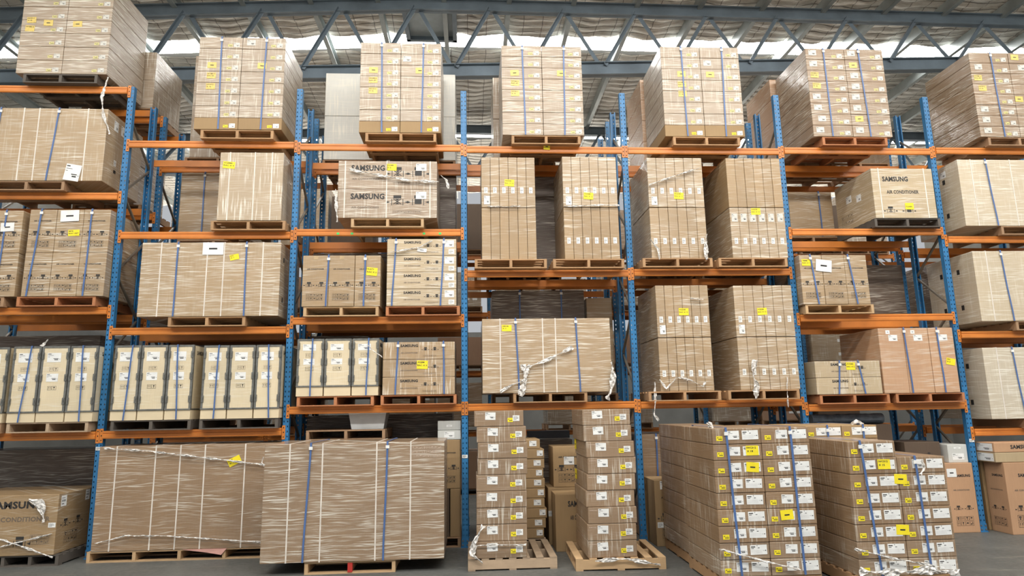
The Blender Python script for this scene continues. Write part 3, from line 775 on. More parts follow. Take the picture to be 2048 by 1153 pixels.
# ---- plywood crates
def crate(x0, x1, yf, dp, z0, z1, label, film):
    wd, ht = x1-x0-0.02, z1-z0
    zb = 0.14
    r = link('plywood_crate', bevel_box(wd, dp, ht-zb-0.012, card('ply', film, -0.07, 0.0, 0.0), 0.003), None, ((x0+x1)/2, yf+dp/2, z0+zb+0.01)); 
    tag(r, label, 'crate', 'pale plywood crates')
    key = ('crate', round(wd, 3), round(ht, 3), round(dp, 2))
    if key not in _cache:
        H = ht-zb-0.012; e = MB(); t = 0.028
        for sx_ in (-1, 1):
            xo = sx_*wd/2
            e.box(min(xo, xo-sx_*t), max(xo, xo-sx_*t), -dp/2-0.004, -dp/2+0.001, 0, H)
            e.box(min(xo+sx_*0.004, xo-sx_*0.001), max(xo+sx_*0.004, xo-sx_*0.001), -dp/2-0.004, -dp/2+0.03, 0, H)
        e.box(-wd/2, wd/2, -dp/2-0.005, -dp/2+0.001, H-0.02, H+0.004); e.box(-wd/2-0.004, wd/2+0.004, -dp/2-0.012, dp/2+0.004, -0.009, 0.012)
        e.box(-wd/2, wd/2, -dp/2, dp/2, H+0.001, H+0.01)
        c = MB(); c.box(-0.013, 0.013, -0.012, 0, -0.05, -0.02).box(-0.013, 0.013, -0.012, 0, 0.02, 0.05).box(-0.006, 0.006, -0.016, -0.004, -0.03, 0.03).box(-0.018, -0.010, -0.009, 0, -0.05, 0.05).box(0.010, 0.018, -0.009, 0, -0.05, 0.05)
        pl = MB().box(-wd/2, wd/2, -dp/2, -dp/2+0.025, -zb-0.01, -0.010).box(-wd/2, wd/2, dp/2-0.025, dp/2, -zb-0.01, -0.010)
        pl.box(-wd/2, -wd/2+0.05, -dp/2+0.026, dp/2-0.026, -zb-0.01, -0.010).box(wd/2-0.05, wd/2, -dp/2+0.026, dp/2-0.026, -zb-0.01, -0.010)
        _cache[key] = (e.mesh('steel_edging', M_GALV), c.mesh('edge_clip', M_GALV), pl.mesh('plinth', PLY), H)
    e, c, pl, H = _cache[key]
    link('steel_edging', e, r); link('plinth', pl, r)
    for s in (-1, 1):
        for v in (0.16, 0.52, 0.86): link('edge_clip', c, r, (s*(wd/2-0.02), -dp/2-0.004, H*v))
    d = (wd, dp, H)
    stick(r, d, 'shipping_label', label_mesh(round(wd*0.5, 2), round(H*0.14, 2), 'form'), -wd*0.05, H*0.76)
    stick(r, d, 'shipping_label', label_mesh(round(wd*0.42, 2), round(H*0.12, 2), 'form'), -wd*0.05, H*0.46)
    stick(r, d, 'handling_symbols', icons_mesh(2, 1, round(wd*0.15, 3), M_INKG), -wd*0.02, H*0.62)
    stick(r, d, 'handling_symbols', icons_mesh(2, 1, 0.0601, M_INK), -wd*0.02, H*0.33)
    return r, d
def crates(i, k, xl, xr, yb, yt, pal, tone_p, side, straps, Y=-0.16, film=0.5, n=3):
    a, b, zt = rect(xl, xr, yb, yt, Y); z = LV[i][k]; z0 = z+PZ
    pa, pb = pt(pal[0], yb+6, Y)[0], pt(pal[1], yb+6, Y)[0]
    wh = '%s%s shelf of %s bay' % (side+' ' if side else '', shelf_word(i, k), BAY[i])
    pallet((pa+pb)/2, Y+0.012, z, tone_p, '%s wooden pallet under plywood crates, first shelf of %s bay' % ({'dark': 'dark', 'red': 'reddish', 'old': 'weathered', 'brown': 'brown'}[tone_p]+' '+side, BAY[i]))
    cw = (b-a)/n
    for c in range(n):
        nm = ('left', 'middle', 'right')[c] if n == 3 else 'edge'
        r, d = crate(a+c*cw, a+(c+1)*cw, Y, 1.14, z0, zt, 'pale plywood crate, %s of three in the %s group, first shelf of %s bay' % (nm, side or 'only', BAY[i]), film)
        if c == n-1: stick(r, d, 'brand_lettering', text_mesh('SAMSUNG', 0.30, 0.06, M_INK, 0.04), -0.3, d[2]*0.86, 'R')
    for s, (u, v) in enumerate(straps):
        strap(a+u*(b-a), a+v*(b-a), Y-0.014, 1.175, z0, zt+0.004, '%s blue strap on the %s crate group, first shelf of %s bay' % (('left', 'right')[s], side or 'only', BAY[i]), wd=0.022, buckle=False)
crates(-1, 0, 10, 184, 850, 694, (8, 178), 'old', 'right', ((0.22, 0.15), (0.82, 0.85)))
crates(-1, 0, -165, 3, 850, 697, (-165, 0), 'brown', 'left', ((0.5, 0.5),))
crates(0, 0, 217, 380, 846, 692, (222, 378), 'dark', 'left', ((0.23, 0.18), (0.79, 0.83)))
crates(0, 0, 398, 558, 843, 692, (397, 556), 'dark', 'right', ((0.2, 0.18), (0.83, 0.87)))
crates(1, 0, 590, 757, 795, 679, (592, 748), 'red', 'left', ((0.19, 0.18), (0.87, 0.85)))

# second bay
a, b, z0, zt, q = block(0, 2, 432, 562, 447, 305, (415, 576), 'tan', card('tan', 0.75, 0.0, 1.0, 0.5), 'cube-shaped carton in milky film on the third shelf of second bay', bands=(0.16, 0.55, 0.82))
ytag(*q[(0, 0)], -q[(0, 0)][1][0]*0.36, q[(0, 0)][1][2]*0.76, ('ACJ8MK', 'RAC X 4'), 0.08, wd=0.19)
a, b, z0, zt, q = block(0, 1, 272, 556, 641, 485, (333, 492), 'tan', card('tan', 0.95, 0.01, 0.1, 0.12), 'huge wide wrapped carton on the second shelf of second bay', bands=(0.14, 0.47, 0.59, 0.87), straps=((0.26, 0.255), (0.75, 0.755)))
stick(*q[(0, 0)], 'paper_sheet', label_mesh(0.32, 0.20, 'note'), 0.02, q[(0, 0)][1][2]*0.83, off=0.008)
ytag(*q[(0, 0)], q[(0, 0)][1][0]*0.17, q[(0, 0)][1][2]*0.76, ('IWC', 'X 1'), -0.2, wd=0.14, ht=0.09)
for v in (0.2, 0.75): stick(*q[(0, 0)], 'hand_hole', MB().box(-0.03, 0.03, -0.001, 0, 0, 0.08).mesh('hand_hole', M_HOLE), -0.4, q[(0, 0)][1][2]*v, 'R')
# third bay
a, b, z0, zt, q = block(1, 2, 673, 874, 447, 322, (700, 849), 'light', FM, 'two-carton wrapped load on the third shelf of third bay', rows=2, labels=lambda r, c: '%s of two wide brand-printed cartons, third shelf of third bay' % ('lower', 'upper')[r], bands=())
for r in (0, 1):
    o, d = q[(r, 0)]; print_ac(o, d, 'wide')
    for u in (0.07, 0.49, 0.93):
        link('packing_band', _cache.setdefault(('pb2', round(d[2], 3)), MB().box(-0.009, 0.009, -d[1]/2-0.005, -d[1]/2, 0, d[2]).mesh('packing_band', M_STRAPW)), o, ((u-0.5)*d[0], 0, 0))
    stick(o, d, 'shipping_label', label_mesh(0.17, 0.12, 'form'), d[0]*0.34, d[2]*0.66, off=0.004)
ytag(*q[(1, 0)], 0.03*2, q[(1, 0)][1][2]*0.66, ('AA080', 'X 2'), 0.02, wd=0.16, ht=0.115)
a, b, z0, zt, q = block(1, 1, 602, 760, 618, 511, (602, 761), 'light', lambda r, c: FH2, 'three-carton load, left on the second shelf of third bay', cols=3, straps=((0.33, 0.31), (0.80, 0.79)),
    labels=lambda r, c: 'tan %s carton of three, left load, second shelf of third bay' % ('left', 'middle', 'right')[c], group='cartons of the left load, second shelf of third bay')
for c in range(3):
    o, d = q[(0, c)]; print_ac(o, d, 'symbols')
    stick(o, d, 'packing_tape', MB().box(-0.035, 0.035, -0.001, 0, 0, 0.06).mesh('tape', M_TAPE), 0, d[2]-0.065)
ytag(*q[(0, 2)], 0.06, q[(0, 2)][1][2]*0.6, ('RUATY', 'RAC X 3'), 0.1, wd=0.17, ht=0.13)
a, b, z0, zt, q = block(1, 1, 772, 913, 618, 478, (772, 919), 'red', lambda r, c: card('cream', 0.8, 0.02, 0.0, 0.05), 'four-carton load, right on the second shelf of third bay', rows=4, straps=((0.13, 0.08), (0.82, 0.77)),
    labels=lambda r, c: '%s of four flat cream cartons, right load, second shelf of third bay' % ('lowest', 'second', 'third', 'topmost')[r], group='cartons of the right load, second shelf of third bay')
for r in range(4):
    o, d = q[(r, 0)]; print_ac(o, d, 'slim')
    stick(o, d, 'shipping_label', label_mesh(0.15, 0.11, 'form'), d[0]*0.40, d[2]*0.5); stick(o, d, 'shipping_label', label_mesh(0.09, 0.075, 'code'), d[0]*0.43, d[2]*0.08)
stick(*q[(3, 0)], 'paper_label', label_mesh(0.15, 0.06, 'note'), 0.0, q[(3, 0)][1][2]*0.2, rot=0.12, off=0.01)
a, b, z0, zt, q = block(1, 0, 764, 910, 795, 684, (762, 912), 'red', lambda r, c: card('tan', 0.5, 0.0, 1.0, 0.1), 'three-carton load, right on the first shelf of third bay', rows=3, straps=((0.21, 0.18), (0.84, 0.85)),
    labels=lambda r, c: '%s of three wide brand-printed cartons, first shelf of third bay' % ('lowest', 'middle', 'topmost')[r], group='cartons of the right load, first shelf of third bay')
for r in range(3): print_ac(*q[(r, 0)], 'slim')
ytag(*q[(1, 0)], 0.05, q[(1, 0)][1][2]*0.45, ('AXJ8M', 'RAC X 3'), 0.04, wd=0.17, ht=0.13)

# ---- tall slim cartons in two tiers
def tall(i, k, xl, xr, yb, yt, pal, tone_p, side, upper, lower, tagpos, Y=-0.16, bigl=None, film=(FM, FH), dp=1.15):
    z = LV[i][k]; a, b, zt = rect(xl, xr, yb, yt, Y); z0 = z+PZ; cw = (b-a)/6; H = (zt-z0)/2
    pa, pb = pt(pal[0], yb+10, Y)[0], pt(pal[1], yb+10, Y)[0]
    wh = '%s stack, %s shelf of %s bay' % (side, shelf_word(i, k), BAY[i])
    pallet((pa+pb)/2, Y-0.03, z, tone_p, 'wooden pallet under the %s' % wh)
    out = {}
    for r in range(2):
        for c in range(6):
            nm = ('leftmost', 'second', 'third', 'fourth', 'fifth', 'rightmost')[c]
            o, d = carton(a+c*cw, a+(c+1)*cw, Y, dp, z0+r*H, z0+(r+1)*H-0.006, film[1-r] if r == 0 else film[0],
                          'tall slim carton, %s of %s tier, %s' % (nm, ('lower', 'upper')[r], wh), group='slim cartons of the %s' % wh, gap=0.004)
            out[(r, c)] = (o, d)
            v = (lower, upper)[r]
            if v: stick(o, d, 'shipping_label', label_mesh(0.058, 0.10, 'code'), 0, d[2]*v)
    o, d = out[(1, 0)]
    if bigl: stick(o, d, 'paper_label', label_mesh(0.095, 0.145, 'form'), 0.015, d[2]*bigl, off=0.004)
    if tagpos:
        r, c, u, v, ln = tagpos; o, d = out[(r, c)]; ytag(o, d, u, d[2]*v, ln, random.uniform(-0.08, 0.08), wd=0.16, ht=0.115)
    return out
G1 = card('tan', 0.45, 0.02, 0.0, 0.0); G2 = card('tan', 0.9, -0.02, 0.0, 0.2); G3 = card('tan', 0.65, 0.04, 0.0, 0.08)
tall(2, 1, 964, 1074, 522, 314, (951, 1092), 'tan', 'left', 0.28, None, (1, 3, -0.06, 0.42, ('HG038', 'RAC X 10')), bigl=0.06, film=(G3, G1))
tall(2, 1, 1130, 1241, 519, 313, (1107, 1247), 'tan', 'right', 0.27, 0.3, (1, 2, 0.04, 0.15, ('HG038', 'RAC X 12')), bigl=0.04, film=(G2, G1))
tall(3, 1, 1304, 1417, 518, 315, (1284, 1425), 'tan', 'left', 0.27, 0.28, (1, 3, -0.04, 0.16, ('HG038', 'RAC X 12')), bigl=0.04, film=(G2, G3))
_t = tall(3, 1, 1466, 1577, 517, 316, (1434, 1576), 'tan', 'right', None, 0.28, (0, 2, 0.06, 0.86, ('HG038', 'RAC X 12')), film=(G1, G2))
for c in range(6): stick(*_t[(0, c)], 'paper_label', label_mesh(0.10, 0.14, 'form', M_WHITEF), 0.0, _t[(0, c)][1][2]*0.72, off=0.002)
tall(3, 0, 1322, 1430, 787, 570, (1294, 1444), 'tan', 'left', 0.28, 0.27, (1, 3, -0.06, 0.42, ('HG038', 'RAC X 12')), bigl=0.06, film=(G3, G3))
tall(3, 0, 1482, 1602, 786, 570, (1452, 1602), 'tan', 'right', 0.28, 0.28, (1, 2, 0.05, 0.42, ('HG038', 'RAC X 12')), bigl=0.06, film=(G2, G2))
# fourth bay, first shelf
a, b, z0, zt, q = block(2, 0, 965, 1226, 793, 637, (1026, 1176), 'tan', card('tan', 1.0, -0.03, 0.0, 0.1), 'wide creased-film carton on first shelf of fourth bay', bands=(0.14, 0.47, 0.57), straps=((0.26, 0.28), (0.73, 0.75)))
ytag(*q[(0, 0)], -q[(0, 0)][1][0]*0.31, q[(0, 0)][1][2]*0.83, ('AM100', 'X 1'), 0.02, wd=0.155, ht=0.10)
# sixth bay
a, b, z0, zt, q = block(4, 2, 1752, 1876, 437, 337, (1747, 1884), 'dark', card('cream', 0.8, -0.04, 0.0, 0.0), 'brand-printed wrapped carton on the third shelf of sixth bay', bands=(0.12, 0.86), xt=1800, dp=1.15)
o, d = q[(0, 0)]
stick(o, d, 'brand_lettering', text_mesh('SAMSUNG', d[0]*0.42, 0.085, M_INK, 0.04), -d[0]*0.12, d[2]*0.74); stick(o, d, 'product_lettering', text_mesh(AC, d[0]*0.52, 0.06, M_INK), -d[0]*0.02, d[2]*0.49)
stick(o, d, 'stacking_mark', clamp_mesh(0.12, M_INK), -d[0]*0.25, d[2]*0.10); stick(o, d, 'stacking_mark', clamp_mesh(0.12, M_INK, False), d[0]*0.05, d[2]*0.10)
ytag(o, d, d[0]*0.06, d[2]*0.17, ('', 'TL0080'), 0.0, wd=0.15)
stick(o, d, 'handling_symbols', icons_mesh(4, 2, 0.085, M_INKG), -0.25, d[2]*0.12, 'L'); stick(o, d, 'paper_label', label_mesh(0.17, 0.13, 'form'), -0.15, d[2]*0.55, 'L'); stick(o, d, 'paper_label', label_mesh(0.14, 0.12, 'form'), 0.15, d[2]*0.48, 'L')
a, b, z0, zt, q = block(4, 1, 1607, 1743, 612, 510, (1608, 1752), 'light', card('tan', 0.7, 0.03, 0.0, 0.05), 'three-carton wrapped load on the second shelf of sixth bay', cols=3, straps=((0.16, 0.23), (0.72, 0.80)), xt=1660,
    labels=lambda r, c: 'wrapped tan %s carton of three, second shelf of sixth bay' % ('left', 'middle', 'right')[c], group='cartons on the second shelf of the sixth bay')
for c in range(3): print_ac(*q[(0, c)], 'symbols')
ytag(*q[(0, 0)], -0.08, q[(0, 0)][1][2]*0.78, ('TM8MK', 'RAC X 1'), 0.02, wd=0.15, ht=0.11)
stick(*q[(0, 0)], 'paper_sheet', label_mesh(0.27, 0.20, 'note'), 0.20, q[(0, 0)][1][2]*0.66, rot=0.12, off=0.012)
a, b, z0, zt, q = block(4, 0, 1635, 1767, 793, 722, (1638, 1783), 'red', card('cream', 0.6, 0.0, 0.8, 0.1), 'two-carton load, left on the first shelf of sixth bay', rows=2, straps=((0.38, 0.33), (0.66, 0.73)), xt=1690,
    labels=lambda r, c: '%s of two flat brand-printed cartons, first shelf of sixth bay' % ('lower', 'upper')[r], group='flat cartons on the first shelf of the sixth bay')
for r in (0, 1): print_ac(*q[(r, 0)], 'slim')
ytag(*q[(1, 0)], 0.05, q[(1, 0)][1][2]*0.45, ('AVX080', 'RAC X 2'), 0.02, wd=0.15, ht=0.12)
a, b, z0, zt, q = block(4, 0, 1770, 1922, 789, 656, (1791, 1932), 'red', card('pale', 0.45, -0.02, 0.0, 0.0), 'three-carton load, right on the first shelf of sixth bay', cols=3, straps=((0.34, 0.37), (0.78, 0.80)), xt=1825,
    labels=lambda r, c: 'tall pinkish %s carton of three, first shelf of sixth bay' % ('left', 'middle', 'right')[c], group='tall pinkish cartons on the first shelf of the sixth bay')
for c in range(3):
    o, d = q[(0, c)]; stick(o, d, 'shipping_label', label_mesh(0.15, 0.10, 'form'), 0.03, d[2]*0.80); stick(o, d, 'paper_label', label_mesh(0.07, 0.06, 'note'), -0.05, d[2]*0.91)
ytag(*q[(0, 2)], 0.10, q[(0, 2)][1][2]*0.42, ('AWC', 'X 3'), 0.2, wd=0.15, ht=0.11)
# seventh bay, cut by the right edge of the picture
def holes(o, d):
    hm = _cache.setdefault('hhole', bevel_box(0.065, 0.004, 0.085, M_HOLE, 0.003))
    for u in (-0.22, 0.2):
        for v in (0.2, 0.72): stick(o, d, 'hand_hole', hm, u, d[2]*v, 'L', off=0.0)
def seam(o, d):
    for u in (-0.35, -0.08, 0.2): stick(o, d, 'shipping_label', label_mesh(0.15, 0.12, 'form'), u, d[2]*0.82, 'L')
for (k, xl, yb, yt, xt, tone, fl, mk, lb) in ((2, 1934, 462, 319, 1960, 'cream', 0.95, 0.3, 'third'), (1, 1964, 645, 502, 1990, 'cream', 0.85, 0.25, 'second'), (0, 1985, 846, 695, 2010, 'cream', 0.9, 0.7, 'first')):
    a, b, z0, zt, q = block(5, k, xl, xl+300, yb, yt, (xl+65, xl+205), 'brown', card(tone, fl, 0.0, 0.3, mk+0.3), 'huge milky-wrapped carton on the %s shelf of seventh bay' % lb, xt=xt, straps=((0.21, 0.24),), bands=(0.10, 0.4))
    holes(*q[(0, 0)])
    if k == 2: seam(*q[(0, 0)])

# ------------------------------------------------------------------ floor loads in front of the racks
def floor_block(x0, x1, yf, dp, zt, mat, label, pal=None, tone_p='light', straps=(), bands=(), turned=False, palw=1.165, paldp=1.165, z0=PZ, rz=0.0, group=None):
    if pal is not None: pallet(pal, yf+0.02, 0, tone_p, 'wooden pallet on the floor under the %s' % label, wd=palw, dp=paldp, turned=turned)
    o, d = carton(x0, x1, yf, dp, z0, zt, mat, label, jit=0, group=group)
    for n, (u, v) in enumerate(straps): strap(x0+u*(x1-x0), x0+v*(x1-x0), yf-0.002, dp+0.004, z0, zt, '%s blue strap around the %s' % (('left', 'right')[n], label))
    for u in bands:
        key = ('pb', round(d[2], 3), round(dp, 2))
        if key not in _cache: _cache[key] = MB().box(-0.009, 0.009, -dp/2-0.004, dp/2+0.004, 0, d[2]+0.004).mesh('packing_band', M_STRAPW)
        link('packing_band', _cache[key], o, ((u-0.5)*(x1-x0), 0, 0))
    return o, d
fl1, f2 = floor_block(2.87, 5.24, -1.42, 1.12, 1.655, card('brown', 0.9, -0.02, 0.0, 0.05), 'huge wrapped carton standing foremost on the floor', 4.02, 'light', straps=((0.255, 0.23), (0.68, 0.665)), bands=(0.14, 0.32, 0.62, 0.81))
link('end_block', MB().box(-0.03, 0.03, -0.006, 0.05, 0.015, 0.133).mesh('end_block', M_RED), bpy.data.objects[[o.name for o in COL.objects if o.name.startswith('wooden_pallet')][-1]], (0, -0.5825, 0))['label'] = 'red painted stringer end'
fb, f3 = floor_block(0.17, 2.69, -0.30, 0.78, 1.62, card('brown', 0.55, 0.04, 0.0, 0.0), 'huge wide wrapped carton on the floor of second bay', None, bands=(0.10, 0.32, 0.46, 0.60, 0.83))
pallet(1.40, -0.29, 0, 'light', 'long pale wooden pallet on the floor under the second bay', wd=2.56, dp=0.9)
stick(fl1, f2, 'printed_text', icons_mesh(8, 3, 0.045, M_INKW), f2[0]*0.40, f2[2]*0.86)
ytag(fb, f3, f3[0]*0.28, f3[2]*0.80, ('CAT', 'X 1'), -0.45, wd=0.19, ht=0.11)
tag(link('cardboard_sheet', MB().poly([(0, 0, 0), (0.62, 0, 0.0), (0.55, -0.01, -0.085), (0.35, 0.0, -0.05)]).poly([(0, 0.05, 0.001), (0.62, 0.05, 0.001), (0.62, 0, 0), (0, 0, 0)]).mesh('sheet', M_PINK), None, (1.45, -0.305, 0.149)), 'pinkish torn cardboard sheet sticking out over the long pale pallet', 'cardboard')
# leftmost floor carton
_, zt = pt(60, 990, -0.42)
fa, f4 = floor_block(-1.75, -0.26, -0.42, 1.15, zt, card('tan', 0.35, 0.12, 0.0, 0.0), 'brand-printed wrapped carton on the floor of first bay', -0.95, 'dark', palw=1.5, z0=PZ)
stick(fa, f4, 'brand_lettering', text_mesh('SAMSUNG', 0.72, 0.095, M_INK, 0.04), f4[0]*0.12, f4[2]*0.78); stick(fa, f4, 'product_lettering', text_mesh(AC, 0.85, 0.062, M_INKG), f4[0]*0.15, f4[2]*0.56)
stick(fa, f4, 'stacking_mark', clamp_mesh(0.15, M_INK, False), f4[0]*0.18, f4[2]*0.14); stick(fa, f4, 'handling_symbols', icons_mesh(4, 2, 0.06, M_INKG), f4[0]*0.36, f4[2]*0.18)
for u in (-0.36, -0.05): stick(fa, f4, 'stacking_mark', clamp_mesh(0.12, M_INK), u, f4[2]*0.42, 'R')
stick(fa, f4, 'handling_symbols', icons_mesh(4, 2, 0.075, M_INK), -0.2, f4[2]*0.14, 'R'); stick(fa, f4, 'shipping_label', label_mesh(0.13, 0.15, 'code'), -0.45, f4[2]*0.78, 'R'); stick(fa, f4, 'shipping_label', label_mesh(0.11, 0.15, 'code'), 0.15, f4[2]*0.80, 'R')
stick(fa, f4, 'paper_label', label_mesh(0.10, 0.065, 'code'), f4[0]*0.46, f4[2]*0.45)

def single_stack(xs, yf, z0, zt, n, dp, tone, film, name, side_tags=False, big='form'):
    """one column of wide cartons; xs = (left, right) at the bottom; small shifts between layers"""
    H = (zt-z0)/n; res = []
    for r in range(n):
        sh = random.uniform(-0.012, 0.012) + (0.02 if r in (5, 6) else 0) - (0.015 if r == n-1 else 0)
        o, d = carton(xs[0]+sh, xs[1]+sh, yf, dp, z0+r*H, z0+(r+1)*H, card(tone, film, 0.02, 0.9, 0.1), 'brown carton, %s from bottom of the single-column floor stack %s' % (ORD[r+1], name), group='cartons of the floor stack %s' % name, jit=0.008)
        res.append((o, d)); w_ = d[0]
        stick(o, d, 'shipping_label', label_mesh(0.14, 0.10, 'form'), -w_*0.19+random.uniform(-0.01, 0.01), d[2]*0.42, rot=random.uniform(-0.04, 0.04))
        stick(o, d, 'yellow_sticker', label_mesh(0.07, 0.055, 'bar', M_YEL), w_*0.23, d[2]*0.26, label='small yellow sticker')
        stick(o, d, 'shipping_label', label_mesh(0.09, 0.075, 'code'), w_*0.35, d[2]*0.32)
        stick(o, d, 'brand_lettering', text_mesh('SAMSUNG', 0.10, 0.014, M_INKW), -w_*0.39, d[2]*0.78)
        if side_tags and r in (4, 6): ytag(o, d, -0.42, d[2]*0.3, ('',), 0, 'L', wd=0.16, ht=0.14, style='note')
    return res
pallet(6.13, -1.50, 0, 'old', 'weathered wooden pallet under the left single-column stack', turned=True)
single_stack((5.66, 6.33), -1.49, PZ, 2.045, 9, 0.62, 'brown', 0.22, 'in the fourth bay')
pallet(7.53, -1.70, 0, 'light', 'splintered wooden pallet under the single-column stack beside fourth upright', turned=True, rz=-0.03)
single_stack((7.10, 7.75), -1.66, PZ, 2.04, 9, 0.95, 'brown', 0.25, 'beside the fourth blue upright', True)

def double_stack(xl, xr, yf, zt, n, dp, name, skip=(), labels=True, straps=((0.12, 0.2), (0.72, 0.78)), tone='brown', lean=0.0, tags=()):
    H = (zt-PZ)/n; cw = (xr-xl)/2; out = {}
    for r in range(n):
        for c in range(2):
            if (r, c) in skip: continue
            o, d = carton(xl+c*cw, xl+(c+1)*cw, yf, dp, PZ+r*H, PZ+(r+1)*H, card(tone, 0.2 if r > 0 else 0.9, 0.03, 0.8, 0.0 if r > 1 else 0.15),
                          'brown labelled carton, %s from bottom, %s column, %s' % (ORD[r+1], ('left', 'right')[c], name), group='cartons of the floor stack %s' % name, jit=0.006)
            out[(r, c)] = (o, d); w_ = d[0]
            if labels:
                stick(o, d, 'yellow_sticker', label_mesh(0.075, 0.052, 'bar', M_YEL), -w_*0.36, d[2]*0.22, label='small yellow sticker')
                stick(o, d, 'shipping_label', label_mesh(0.14, 0.10, 'form'), -w_*0.07, d[2]*0.28, rot=random.uniform(-0.03, 0.03))
                stick(o, d, 'shipping_label', label_mesh(0.195, 0.105, 'wide'), w_*0.28, d[2]*0.27, rot=random.uniform(-0.02, 0.02))
    for (r, c, u, v, ln, st) in tags:
        o, d = out[(r, c)]; ytag(o, d, u*d[0]/2, v*d[2], ln, random.uniform(-0.09, 0.09), style=st, wd=0.15, ht=0.11)
    for s, (u, v) in enumerate(straps):
        strap(xl+u*(xr-xl), xl+v*(xr-xl), yf-0.006, dp+0.012, PZ, zt if not any(k[1] == (0 if u < 0.5 else 1) for k in skip) else zt-H, '%s blue strap around the floor stack %s' % (('left', 'right')[s], name), wd=0.026)
    return out
pallet(9.00, -2.82, 0, 'tan', 'wooden pallet under the front nine-row stack')
double_stack(8.41, 9.58, -2.83, 1.80, 9, 1.15, 'in front, beneath fifth bay', straps=((0.14, 0.20), (0.80, 0.83)),
             tags=((7, 0, 0.60, 0.28, ('IWC012', 'X 18'), 'text'), (6, 0, 0.55, 0.25, ('',), 'note'), (3, 1, -0.2, 0.3, ('',), 'note')))
pallet(pt(1364, 857, -1.61)[0]+0.6, -1.60, 0, 'tan', 'wooden pallet under the rear nine-row stack')
_xr = pt(1364, 857, -1.61)[0]
double_stack(_xr, _xr+1.17, -1.61, 1.80, 9, 1.15, 'half hidden, beneath fifth bay', straps=(), skip=tuple((r, 1) for r in range(9)))
pallet(10.50, -3.0, 0, 'tan', 'wooden pallet under the stack with fifteen cartons')
double_stack(9.93, 11.09, -3.0, 1.63, 8, 1.15, 'beneath sixth bay, in front', skip=((7, 1),), straps=((0.13, 0.22), (0.68, 0.72)),
             tags=((6, 0, 0.45, 0.27, ('IWC012', 'X 15'), 'text'), (5, 1, -0.95, 0.35, ('',), 'note'), (2, 0, 0.9, 0.35, ('',), 'note')))
_x0 = pt(1612, 870, -1.75)[0]; _x1, _ = pt(1755, 870, -1.75); _, _z = pt(1690, 851, -1.75)
pallet((_x0+_x1)/2, -1.76, 0, 'tan', 'wooden pallet under the stack between fifth and sixth bays')
_h = PZ+(_z-PZ)*8/9
carton(_x0, _x1, -1.75, 1.15, PZ, _h, card('brown'), 'large carton low in the stack between fifth and sixth bays', jit=0)
for c in (0, 1):
    o, d = carton(_x0+c*(_x1-_x0)/2, _x0+(c+1)*(_x1-_x0)/2, -1.75, 1.15, _h+0.001, _z, card('tan'), '%s top carton on the stack behind the fifteen-carton stack' % ('left', 'right')[c], jit=0)
    stick(o, d, 'yellow_sticker', label_mesh(0.075, 0.052, 'bar', M_YEL), -d[0]*0.36, d[2]*0.22, label='small yellow sticker')
    stick(o, d, 'shipping_label', label_mesh(0.14, 0.10, 'form'), -d[0]*0.07, d[2]*0.28); stick(o, d, 'shipping_label', label_mesh(0.195, 0.105, 'wide'), d[0]*0.28, d[2]*0.27)
for s, u in enumerate((0.3, 0.8)): strap(_x0+u*(_x1-_x0), _x0+u*(_x1-_x0), -1.755, 1.16, PZ, _z, '%s blue strap on the stack behind the fifteen-carton stack' % ('left', 'right')[s])

# ------------------------------------------------------------------ second row loads behind
def rear(i, k, xl, xr, yb, yt, label, mat, cols=1, rows=1, Y=1.07, xt=None, tone_p='brown', strap_u=(), dp=1.10):
    z = LV[i][k] if k is not None else 0.0
    a, b, zt = rect(xl, xr, yb, yt, Y, xt); _n = 0 if k is None else k+1
    if _n < len(LV[i]): zt = min(zt, LV[i][_n]-0.14)
    a, b = max(a, i*W+0.058), min(b, (i+1)*W-0.058); cw = (b-a)/cols; rh = (zt-z-PZ)/rows
    wh = label
    pw = min(max(1.165, b-a), 2.4)
    pallet(min(max((a+b)/2, i*W+0.06+pw/2), (i+1)*W-0.06-pw/2), Y+0.01, z, tone_p, 'wooden pallet under the %s' % wh, wd=pw)
    for r in range(rows):
        for c in range(cols):
            if cols*rows == 1: lb = wh
            elif cols == 1: lb = 'carton %s from bottom of the %s' % (ORD[r+1], wh)
            else: lb = 'carton %s from bottom, %s from left, %s' % (ORD[r+1], ORD[c+1], wh)
            carton(a+c*cw, a+(c+1)*cw, Y, dp, z+PZ+r*rh, z+PZ+(r+1)*rh, mat, lb, group=wh if rows*cols > 1 else None)
    for n, u in enumerate(strap_u): strap(a+u*(b-a), a+u*(b-a), Y-0.004, dp+0.008, z+PZ, zt, '%sblue strap around the %s' % (('left ', 'right ')[n] if len(strap_u) > 1 else '', wh))
WM = card('white', 0.9, 0.0, 0.9, 0.6); DK = card('dark', 0.6, 0.03, 0.0, 0.0); DKM = card('brown', 0.9, 0.03, 0.0, 0.3); TN = card('tan')  # dark card: shade between the rack rows painted into the colour
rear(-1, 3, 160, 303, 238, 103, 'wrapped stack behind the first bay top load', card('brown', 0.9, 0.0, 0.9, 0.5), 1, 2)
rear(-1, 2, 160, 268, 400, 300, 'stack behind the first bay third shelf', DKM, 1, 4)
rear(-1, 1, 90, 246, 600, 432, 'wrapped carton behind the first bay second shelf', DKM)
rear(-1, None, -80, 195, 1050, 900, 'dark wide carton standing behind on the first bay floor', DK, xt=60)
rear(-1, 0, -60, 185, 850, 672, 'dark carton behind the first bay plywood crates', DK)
rear(0, 3, 379, 495, 285, 112, 'wrapped stack behind the second bay top load', card('brown', 0.6, 0.0, 0.9, 0.4), 1, 2)
rear(0, 2, 355, 500, 462, 336, 'wide strapped carton behind the second bay third shelf', card('tan', 0.9, 0.0, 0.0, 0.1), strap_u=(0.33,))
rear(1, 3, 646, 772, 320, 147, 'white wrapped load behind top shelf of third bay', WM, 1, 2)
